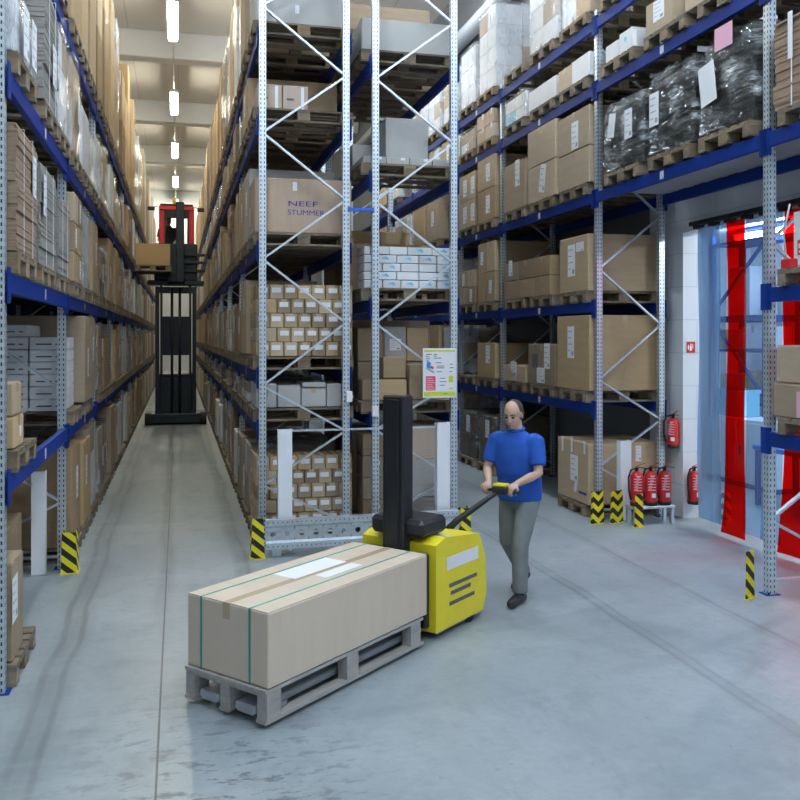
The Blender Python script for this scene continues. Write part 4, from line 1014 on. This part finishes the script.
# ------------------------------------------------------------------ room behind the curtain: blue shelving, cabinet
t=thing('storage_shelf','blue steel storage shelf behind the strip curtain','shelf',(9.3,12.6,0))
for sx in (-.3,.3):
    for sy in (-.72,.72): link('shelf_post',MB().box(sx-.045,sx+.045,sy-.045,sy+.045,0,4.05).mesh('shelf_post',M['blue']),t)
for z in (1.25,2.10,2.65,3.9): link('shelf_board',MB().box(-.34,.34,-.67,.67,z-.10 if z==2.65 else z-.05,z).mesh('shelf_board',M['blue']),t)
for a,b in (((-.3,-.72,1.3),(-.3,.72,2.6)),((-.3,.72,2.7),(-.3,-.72,3.85))): link('diagonal',MB().bar(a,b,.03,.06,up=(1,0,0)).mesh('diagonal',M['blue']),t)
for i,(y,z,h,mk,lab) in enumerate(((12.2,1.255,.5,'brown','brown carton low on the blue shelf behind the curtain, near end'),(12.85,1.255,.42,'greybox','grey carton low on the blue shelf behind the curtain'),(12.25,2.105,.36,'whitebox','white carton at mid height on the blue shelf behind the curtain'),(12.9,2.105,.32,'tan','tan carton at mid height on the blue shelf behind the curtain'),(12.6,2.655,.8,'whitebox','tall white carton high on the blue shelf behind the curtain'))):
    carton(9.02,9.55,y-.27,y+.27,z,z+h,lab,mk)
t=thing('white_cabinet','white cabinet with light blue panel behind the strip curtain','cabinet',(8.6,11.6,0))
link('body',MB().cbox(-.25,.25,-.7,.9,.08,1.05,.006).mesh('body',M['white']),t)
for y in (-.3,.5): 
    dd=link('door',MB().cbox(-.268,-.251,y-.38,y+.38,.12,1.0,.004).mesh('door',M['white']),t); link('handle',MB().box(-.285,-.268,y+.30,y+.33,.5,.65).mesh('handle',M['black']),dd)
link('plinth',MB().box(-.22,.22,-.66,.86,0,.08).mesh('plinth',M['blue']),t)
o=link('light_blue_crate',MB().cbox(-.2,.2,-.28,.28,0,.42,.01).box(-.21,.21,-.29,.29,.36,.42).box(-.205,-.2,-.12,.12,.22,.29,0).mesh('crate',M['lightblue']),None,(8.6,12.05,1.055)); tag(o,'light blue crate on the white cabinet behind the curtain','crate')
t=thing('work_table','blue work table low behind the strip curtain','table',(8.0,9.5,0))
link('tabletop',MB().cbox(-.35,.35,-.9,.9,.76,.82,.006).mesh('tabletop',M['bluebright']),t)
for sx in (-.3,.3):
    for sy in (-.84,.84): link('leg',MB().box(sx-.03,sx+.03,sy-.03,sy+.03,0,.76).mesh('leg',M['blue']),t)

# ------------------------------------------------------------------ turret truck in the aisle
FX,FY=-.06,23.6
t=thing('turret_truck','dark turret truck with raised red cab deep in the narrow aisle','forklift',(FX,FY,0))
b=MB(); b.cbox(-.78,.78,-.15,.9,.05,.30,.02); b.cbox(-.45,.45,.9,2.6,.06,1.3,.04); link('chassis',b.mesh('chassis',M['dark']),t)
for x in (-.70,.70): link('wheel',MB().tube([(x-.08,-.05,.16),(x+.08,-.05,.16)],.16,20).mesh('wheel',M['rubber']),t)
for x in (-.47,.47):
    link('mast_rail',MB().box(x-.05,x+.05,-.08,.10,.28,3.62).mesh('mast_rail',M['dark']),t)
    link('inner_rail',MB().box(x*.78-.03,x*.78+.03,-.04,.08,.28,3.66).mesh('inner_rail',M['black']),t)
for (z0,z1) in ((.30,1.22),(1.82,2.84)): link('mast_panel',MB().cbox(-.34,.34,.10,.14,z0,z1,.01).mesh('mast_panel',M['dark']),t)
link('mast_crossbar',MB().box(-.52,.52,.05,.12,3.45,3.62).mesh('crossbar',M['black']),t)
for x in (-.10,.10): link('lift_cylinder',MB().tube([(x,.03,.3),(x,.03,3.6)],.035,12).mesh('lift_cylinder',M['black']),t)
b=MB(); b.cbox(-.72,.72,-.10,.5,3.66,3.78,.02); b.cbox(-.55,.55,-.05,1.3,3.78,4.75,.03); 
for z in (4.0,4.22,4.42): b.cbox(.1,.75,-.14,-.06,z,z+.07,.01)
link('cab_carriage',b.mesh('cab_carriage',M['dark']),t)
link('turret_mast',MB().cbox(.0,.21,-.42,-.20,3.72,5.80,.02).cbox(-.22,.22,-.35,-.11,3.72,4.0,.02).mesh('turret_mast',M['dark']),t)
cb=MB()
for x in (-.36,.40):
    cb.cbox(x-.07,x+.07,.0,.12,4.75,5.72,.015); cb.cbox(x-.06,x+.06,1.15,1.27,4.75,5.72,.015)
cb.cbox(-.43,.47,-.04,1.3,5.62,5.74,.02); link('cab_frame',cb.mesh('cab_frame',M['red']),t)
link('cab_roof',MB().cbox(-.40,.44,.0,1.25,5.745,5.80,.02).cbox(-.29,.33,-.03,.06,5.42,5.615,.01).mesh('cab_roof',M['black']),t)
for x in (-.62,.64): link('work_light',MB().cbox(x-.09,x+.09,-.08,.02,5.60,5.70,.015).bar((x,.0,5.68),(x*.75,.02,5.72),.02,.02).mesh('work_light',M['black']),t)
o=link('beacon',MB().tube([(-.02,.3,5.80),(-.02,.3,5.98)],.05,12).mesh('beacon',M['yellow']),t)
for x in (-.27,.31): link('windscreen_bar',MB().box(x-.02,x+.02,.02,.06,4.75,5.62).mesh('windscreen_bar',M['black']),t)
for y in (-.62,-.18): link('fork',MB().box(-.98,-.0,y-.05,y+.05,3.92,3.96).mesh('fork',M['black']),t)
pallet(-1.07,-.17,FY-.40,3.962,'wooden pallet on the raised forks of the turret truck',full=True)
carton(-1.05,-.20,FY-.79,FY-.02,4.112,4.65,'tan carton lifted on the forks of the turret truck','tan')

# ------------------------------------------------------------------ pallet truck with its load
ang=math.atan2(.649,.760)
TX,TY=.359,5.456          # centre line, fork tips at local x = 0
t=thing('pallet_truck','yellow pedestrian pallet truck with black mast carrying the long carton','pallet truck',(TX,TY,0),None,ang)
for y in (-.155,.155):
    f=MB(); f.cbox(-.10,1.70,y-.085,y+.085,.055,.105,.01); f.cbox(-.10,-.02,y-.07,y+.07,.045,.085,.01); link('fork',f.mesh('fork',M['steelgrey']),t)
    for x in (.05,.17): link('load_roller',MB().tube([(x,y-.06,.04),(x,y+.06,.04)],.04,16).mesh('load_roller',M['white']),t)
b=MB(); b.prism([(1.71,-.35,.06),(2.42,-.35,.06),(2.48,-.35,.20),(2.46,-.35,.50),(2.36,-.35,.70),(1.84,-.35,.76),(1.71,-.35,.72)],(0,.70,0)); link('motor_cover',b.mesh('motor_cover',M['yellow']),t)
link('side_stripe',MB().box(1.86,2.34,-.353,-.3505,.50,.60).mesh('side_stripe',M['white']),t)
m=MB(); 
for (x,z,w) in ((1.9,.36,.42),(1.92,.30,.30),(1.9,.22,.38)): m.box(x,x+w,-.3525,-.3505,z,z+.03)
link('side_print',m.mesh('side_print',M['ink']),t)
m=MB(); m.box(1.84,2.36,-.30,-.12,.0,.006); 
link('top_stripe',MB().add([(1.90,-.345,.756),(1.98,-.345,.746),(1.98,.345,.746),(1.90,.345,.756)],[(0,1,2,3)]).mesh('top_stripe',M['white']),t)
link('skirt',MB().cbox(1.76,2.44,-.33,.33,.03,.075,.01).mesh('skirt',M['steelgrey']),t)
link('drive_wheel',MB().tube([(2.15,-.05,.09),(2.15,.05,.09)],.09,20).mesh('drive_wheel',M['rubber']),t)
for y in (-.3,.3): link('castor',MB().tube([(2.25,y-.03,.06),(2.25,y+.03,.06)],.06,16).mesh('castor',M['rubber']),t)
m=MB(); m.cbox(1.62,1.76,-.11,.09,.06,1.85,.012); m.cbox(1.605,1.62,-.07,.05,.3,1.82,.004); link('mast',m.mesh('mast',M['black']),t)
m=MB(); m.cbox(1.66,2.02,-.26,.24,.765,.90,.03); m.cbox(1.64,1.70,-.30,.30,.10,.66,.01); link('fork_carriage',m.mesh('fork_carriage',M['black']),t)
hd=(2.72,-.37)
m=MB(); m.tube([(2.30,.0,.62),(2.42,-.10,.76),(2.62,-.29,.94),(2.69,-.345,.99)],[.035,.028,.022,.022],12); tl=link('tiller',m.mesh('tiller',M['black']),t)
import mathutils
pv=Vector((.649,-.760,0))   # sideways, world
hx=MB(); hx.tube([(2.70,-.37-.17,.995),(2.72,-.37,1.0),(2.70,-.37+.17,.995)],.014,10); hx.cbox(2.65,2.76,-.44,-.30,.975,1.035,.012); link('grip',hx.mesh('grip',M['rubber']),tl)
link('control_head',MB().cbox(2.66,2.74,-.43,-.31,1.036,1.06,.006).mesh('control_head',M['yellow']),tl)
# wooden base and long carton on the forks
pb=MB()
for y in (-.26,-.09,.09,.26): pb.box(-.12,1.54,y-.088,y+.09,.178,.2)
for x in (-.05,.70,1.44): 
    pb.box(x-.06,x+.06,-.35,.35,.156,.178)
for x in (-.05,.70,1.44):
    for y in (-.31,0,.31): pb.box(x-.06,x+.06,y-.04,y+.04,.022,.156)
for y in (-.31,0,.31): pb.box(-.12,1.54,y-.04,y+.04,.0,.022)
o=link('long_pallet',pb.mesh('long_pallet',M['greywood']),None,(TX,TY,.0),ang); o.location.z=.03; tag(o,'long wooden pallet under the big carton on the yellow truck','pallet')
L0,L1=-.10,1.59
cc=(L0+L1)/2; cx=TX+cc*math.cos(ang); cy=TY+cc*math.sin(ang)
M['loadbox']=noisy('pale_carton',(.60,.49,.385),(.64,.53,.42),2,.7,stretch=(6,1,1))
t=link('long_carton',carton_mesh(round(L1-L0,2),.70,.45,'loadbox','x'),None,(cx,cy,.234),ang); tag(t,'long brown carton with green straps riding on the yellow pallet truck','carton')
link('tape',tape_mesh(L1-L0,.70,.45,'x'),t)
for y in (-.20,.22):
    s=MB(); s.box(-.847,.847,y-.008,y+.008,.4505,.4520); s.box(-.8485,-.847,y-.008,y+.008,0,.452); s.box(.847,.8485,y-.008,y+.008,0,.452); link('strap',s.mesh('strap',M['tankgreen']),t,label='green packing strap')
for (x,y,w,d) in ((.05,.10,.55,.20),(.12,-.10,.40,.10)): link('paper_label',MB().box(x-w/2,x+w/2,y-d/2,y+d/2,.4522,.4532).mesh('paper_label',M['paper']),t,label='white shipping paper on top')

# ------------------------------------------------------------------ people
def remesh(o,v,it=6):
    m=o.modifiers.new('fuse','REMESH'); m.mode='VOXEL'; m.voxel_size=v; m.use_smooth_shade=True
    s=o.modifiers.new('smooth','SMOOTH'); s.iterations=it; s.factor=.5
def hand(b,wrist,aim,palm_n,side,curl=1.2,s=1.0):
    """palm, four unequal fingers curling towards palm_n, and a thumb leaving the side of the palm"""
    w=Vector(wrist); a=Vector(aim).normalized(); n=Vector(palm_n); n=(n-a*n.dot(a)).normalized(); c=a.cross(n)*side
    pl=w+a*.085*s
    M3=Matrix((c,n,a)).transposed()
    b.ell(w+a*.045*s,(.042*s,.019*s,.055*s),M3,12,8)
    for i,(off,L) in enumerate(((.030,.070),(.010,.080),(-.011,.074),(-.031,.058))):
        p=w+a*.082*s+c*off*s; pts=[w+a*.03*s+c*off*.8*s,p]; th=0
        for k,f in enumerate((.45,.32,.23)):
            th+=curl*(.55,.6,.5)[k]; d=a*math.cos(th)+n*math.sin(th); p=p+d*L*f*s; pts.append(p)
        b.tube(pts,[.011*s,.0105*s,.0095*s,.0088*s,.0078*s],8,round_=True)
    p=w+a*.03*s+c*.034*s; pts=[p-c*.012*s]; d=(c*.75+a*.6+n*.25).normalized(); pts.append(p+d*.030*s); d2=(a*.75+n*.65+c*.1).normalized(); pts.append(pts[-1]+d2*.030*s); pts.append(pts[-1]+(a*.5+n*.9-c*.2).normalized()*.024*s)
    b.tube(pts,[.013*s,.0125*s,.011*s,.009*s],8,round_=True)
def person(loc,rz,label,pose,hairmat='hair',shirt='shirt',trou='trousers',vox=.0075):
    t=thing('person',label,'person',loc,None,rz); b=MB(); P_=pose
    hc=Vector(P_['head']); pit=P_['pitch']; yaw=P_.get('yaw',0)
    HM=Matrix.Rotation(yaw,3,'Z')@Matrix.Rotation(-pit,3,'X')
    H=lambda v: hc+HM@Vector(v)
    # head: cranium, face, jaw, nose, ears
    b.ell(H((0,-.012,.028)),(.076,.096,.092),HM); b.ell(H((0,.028,-.030)),(.062,.066,.085),HM); b.ell(H((0,.050,-.085)),(.040,.038,.034),HM)
    b.ell(H((0,.090,-.030)),(.013,.020,.014),HM,10,8); b.tube([H((0,.086,.018)),H((0,.100,-.028))],[.008,.013],8,round_=True)
    for s in (-1,1): b.ell(H((s*.076,-.008,-.015)),(.010,.020,.032),HM,10,8)
    for s in (-1,1): b.tube([H((s*.012,.080,.028)),H((s*.048,.068,.026))],[.009,.008],8,round_=True)
    nb=Vector(P_['neck']); b.tube([nb-Vector((0,.01,.06)),H((0,-.025,-.06))],[.064,.056],14,round_=True)
    # trunk and legs (mostly under the clothes)
    pv_=Vector(P_['pelvis']); ch=Vector(P_['chest'])
    b.loft([(pv_.x,pv_.y,pv_.z-.08,.13,.095),(pv_.x,pv_.y,pv_.z+.06,.145,.10),((pv_.x+ch.x)/2,(pv_.y+ch.y)/2,(pv_.z+ch.z)/2,.135,.10),(ch.x,ch.y,ch.z,.16,.10),(ch.x,ch.y,ch.z+.10,.14,.085),(nb.x,nb.y,nb.z-.02,.07,.06)])
    for s in ('L','R'):
        sh,el,wr=[Vector(q) for q in P_['arm'+s]]
        b.tube([sh.lerp(el,.16)+Vector((-.02 if sh.x>0 else .02,0,0)),sh.lerp(el,.5),el,el.lerp(wr,.35),wr],[.042,.048,.041,.041,.027],12,round_=True)
        a=P_['aim'+s]; hand(b,wr,a[0],a[1],a[2],a[3] if len(a)>3 else 1.2)
        hp,kn,an=[Vector(q) for q in P_['leg'+s]]
        b.tube([hp,hp.lerp(kn,.5),kn,kn.lerp(an,.35),an],[.080,.070,.052,.052,.036],12,round_=True)
    body=link('body',b.mesh('body',M['skin']),t); remesh(body,vox)
    for s in (-1,1):
        e=MB(); e.ell((0,0,0),(.014,.010,.009),None,10,8); link('eye',e.mesh('eye',M['eye']),t,H((s*.030,.084,.004)))
    e=MB(); e.ell((0,0,0),(.024,.008,.006),HM,12,8); link('mouth',e.mesh('mouth',M['lip']),t,H((0,.086,-.066)))
    for s in (-1,1): link('eyebrow',MB().tube([H((s*.014,.098,.030)),H((s*.032,.094,.036)),H((s*.050,.080,.030))],[.004,.005,.003],8).mesh('eyebrow',M[hairmat]),t)
    h=MB(); h.ell(H((0,-.030,.036)),(.081,.094,.085),HM); h.ell(H((0,-.045,-.012)),(.084,.066,.074),HM); ho=link('hair',h.mesh('hair',M[hairmat]),t); remesh(ho,.009,3)
    # shirt
    c=MB(); c.loft([(pv_.x,pv_.y+.005,pv_.z-.09,.205,.155),(pv_.x,pv_.y+.005,pv_.z+.08,.205,.165),((pv_.x+ch.x)/2,(pv_.y+ch.y)/2+.01,(pv_.z+ch.z)/2,.205,.165),(ch.x,ch.y,ch.z-.02,.222,.155),(ch.x,ch.y,ch.z+.10,.215,.132),(ch.x*.5+nb.x*.5,ch.y*.5+nb.y*.5,nb.z-.045,.150,.095),(nb.x,nb.y-.005,nb.z+.005,.078,.075)])
    for s in ('L','R'):
        sh,el,wr=[Vector(q) for q in P_['arm'+s]]
        c.tube([sh-(el-sh)*.05,sh.lerp(el,.4),sh.lerp(el,.78)],[.070,.074,.072],14,round_=False); c.ell(sh*.94+Vector((0,0,.075-.001*0)) if False else Vector((sh.x*.90,sh.y,sh.z-.020)),(.084,.088,.080))
    co=link('shirt',c.mesh('shirt',M[shirt]),t); remesh(co,.011,14)
    k=MB(); k.tube([H((0,0,0))*0+nb+Vector((.072*math.cos(a),.068*math.sin(a)-.002,.014+.012*-math.sin(a))) for a in [2*PI*i/16 for i in range(17)]],.013,8); link('collar',k.mesh('collar',M[shirt]),t)
    # trousers
    q=MB(); q.loft([(pv_.x,pv_.y,pv_.z-.16,.15,.115),(pv_.x,pv_.y,pv_.z-.05,.172,.126),(pv_.x,pv_.y,pv_.z+.07,.165,.12)])
    for s in ('L','R'):
        hp,kn,an=[Vector(v) for v in P_['leg'+s]]
        q.tube([hp,hp.lerp(kn,.5),kn,kn.lerp(an,.5),an+Vector((0,0,-.0))],[.100,.092,.076,.072,.066],14,round_=False)
    qo=link('trousers',q.mesh('trousers',M[trou]),t); remesh(qo,.013,5)
    for s in ('L','R'):
        an=Vector(P_['leg'+s][2]); to=Vector(P_['toe'+s]); d=(to-an); 
        heel=Vector((an.x,an.y-.05,an.z-.045))
        f=MB(); f.tube([heel,an.lerp(to,.35)+Vector((0,0,-.018)),to],[.042,.046,.040],12,round_=True); f.tube([an+Vector((0,0,.02)),an+Vector((0,0,-.045))],.045,12,round_=True)
        fo=link('shoe',f.mesh('shoe',M['black']),t); remesh(fo,.008,4)
    return t
# local axes: +y forward, +x to the right hand of the figure
face=math.atan2(-.649,-.760)-PI/2
pose=dict(pelvis=(0,-.02,.95),chest=(0,.03,1.28),neck=(0,.055,1.475),head=(0,.105,1.625),pitch=.34,yaw=.10,
  armL=((-.195,.045,1.405),(-.25,.12,1.13),(-.135,.30,1.055)),armR=((.195,.045,1.405),(.25,.12,1.13),(.135,.30,1.055)),
  aimL=((.25,.80,-.35),(.1,-.35,-1),1,1.35),aimR=((-.25,.80,-.35),(-.1,-.35,-1),-1,1.35),
  legL=((-.095,-.02,.90),(-.10,.17,.50),(-.10,.17,.095)),legR=((.095,-.02,.90),(.10,.02,.49),(.10,-.29,.155)),
  toeL=(-.11,.35,.045),toeR=(.105,-.13,.045))
person((2.92,7.20,.0),face,'man in a blue polo shirt and grey trousers steering the yellow pallet truck',pose)
pose2=dict(pelvis=(0,0,.95),chest=(0,.02,1.28),neck=(0,.03,1.475),head=(0,.06,1.63),pitch=.05,
  armL=((-.19,.03,1.40),(-.24,.05,1.12),(-.18,.26,1.05)),armR=((.19,.03,1.40),(.24,.05,1.12),(.18,.26,1.05)),
  aimL=((.1,.9,-.1),(0,-.2,-1),1,.9),aimR=((-.1,.9,-.1),(0,-.2,-1),-1,.9),
  legL=((-.095,0,.90),(-.10,.02,.50),(-.10,-.01,.095)),legR=((.095,0,.90),(.10,.02,.50),(.10,-.01,.095)),toeL=(-.11,.17,.045),toeR=(.11,.17,.045))
M['jacket']=mat('dark_jacket',(.03,.035,.045),.85)
person((FX-.20,FY+.62,3.785),PI,'driver in dark clothes standing in the raised red cab',pose2,shirt='jacket',trou='jacket',vox=.012)

# ------------------------------------------------------------------ light, camera
w=bpy.data.worlds.new('world'); SC.world=w; w.use_nodes=True
bg=w.node_tree.nodes['Background']; bg.inputs[0].default_value=(.60,.78,1.0,1); bg.inputs[1].default_value=.10
def area(name,loc,size,energy,col,target):
    l=bpy.data.lights.new(name,'AREA'); l.shape='RECTANGLE'; l.size,l.size_y=size; l.energy=energy; l.color=col
    o=bpy.data.objects.new(name,l); COL.objects.link(o); o.location=loc
    o.rotation_euler=(Vector(target)-Vector(loc)).to_track_quat('-Z','Y').to_euler(); return o
area('assumed_daylight_fill',(1.5,-8.5,4.5),(7,5),70,(.72,.86,1.0),(1.6,8,2.0))  # added unseen fill behind the camera for assumed daylight; no opening is modelled
cam=bpy.data.cameras.new('camera'); co=bpy.data.objects.new('camera',cam); COL.objects.link(co)
cam.sensor_fit='HORIZONTAL'; cam.sensor_width=36; cam.lens=870/800*36; cam.shift_y=-63/800; cam.clip_end=200
co.location=(0,0,2.3); co.rotation_euler=(PI/2,0,-math.radians(14.3)); SC.camera=co
SC.view_settings.view_transform='Standard'; SC.view_settings.look='None'; SC.view_settings.gamma=1; SC.view_settings.exposure=0.0
SC.view_settings.use_curve_mapping=False
SC.cycles.use_denoising=True; SC.cycles.max_bounces=8; SC.cycles.transparent_max_bounces=16; SC.cycles.sample_clamp_indirect=8
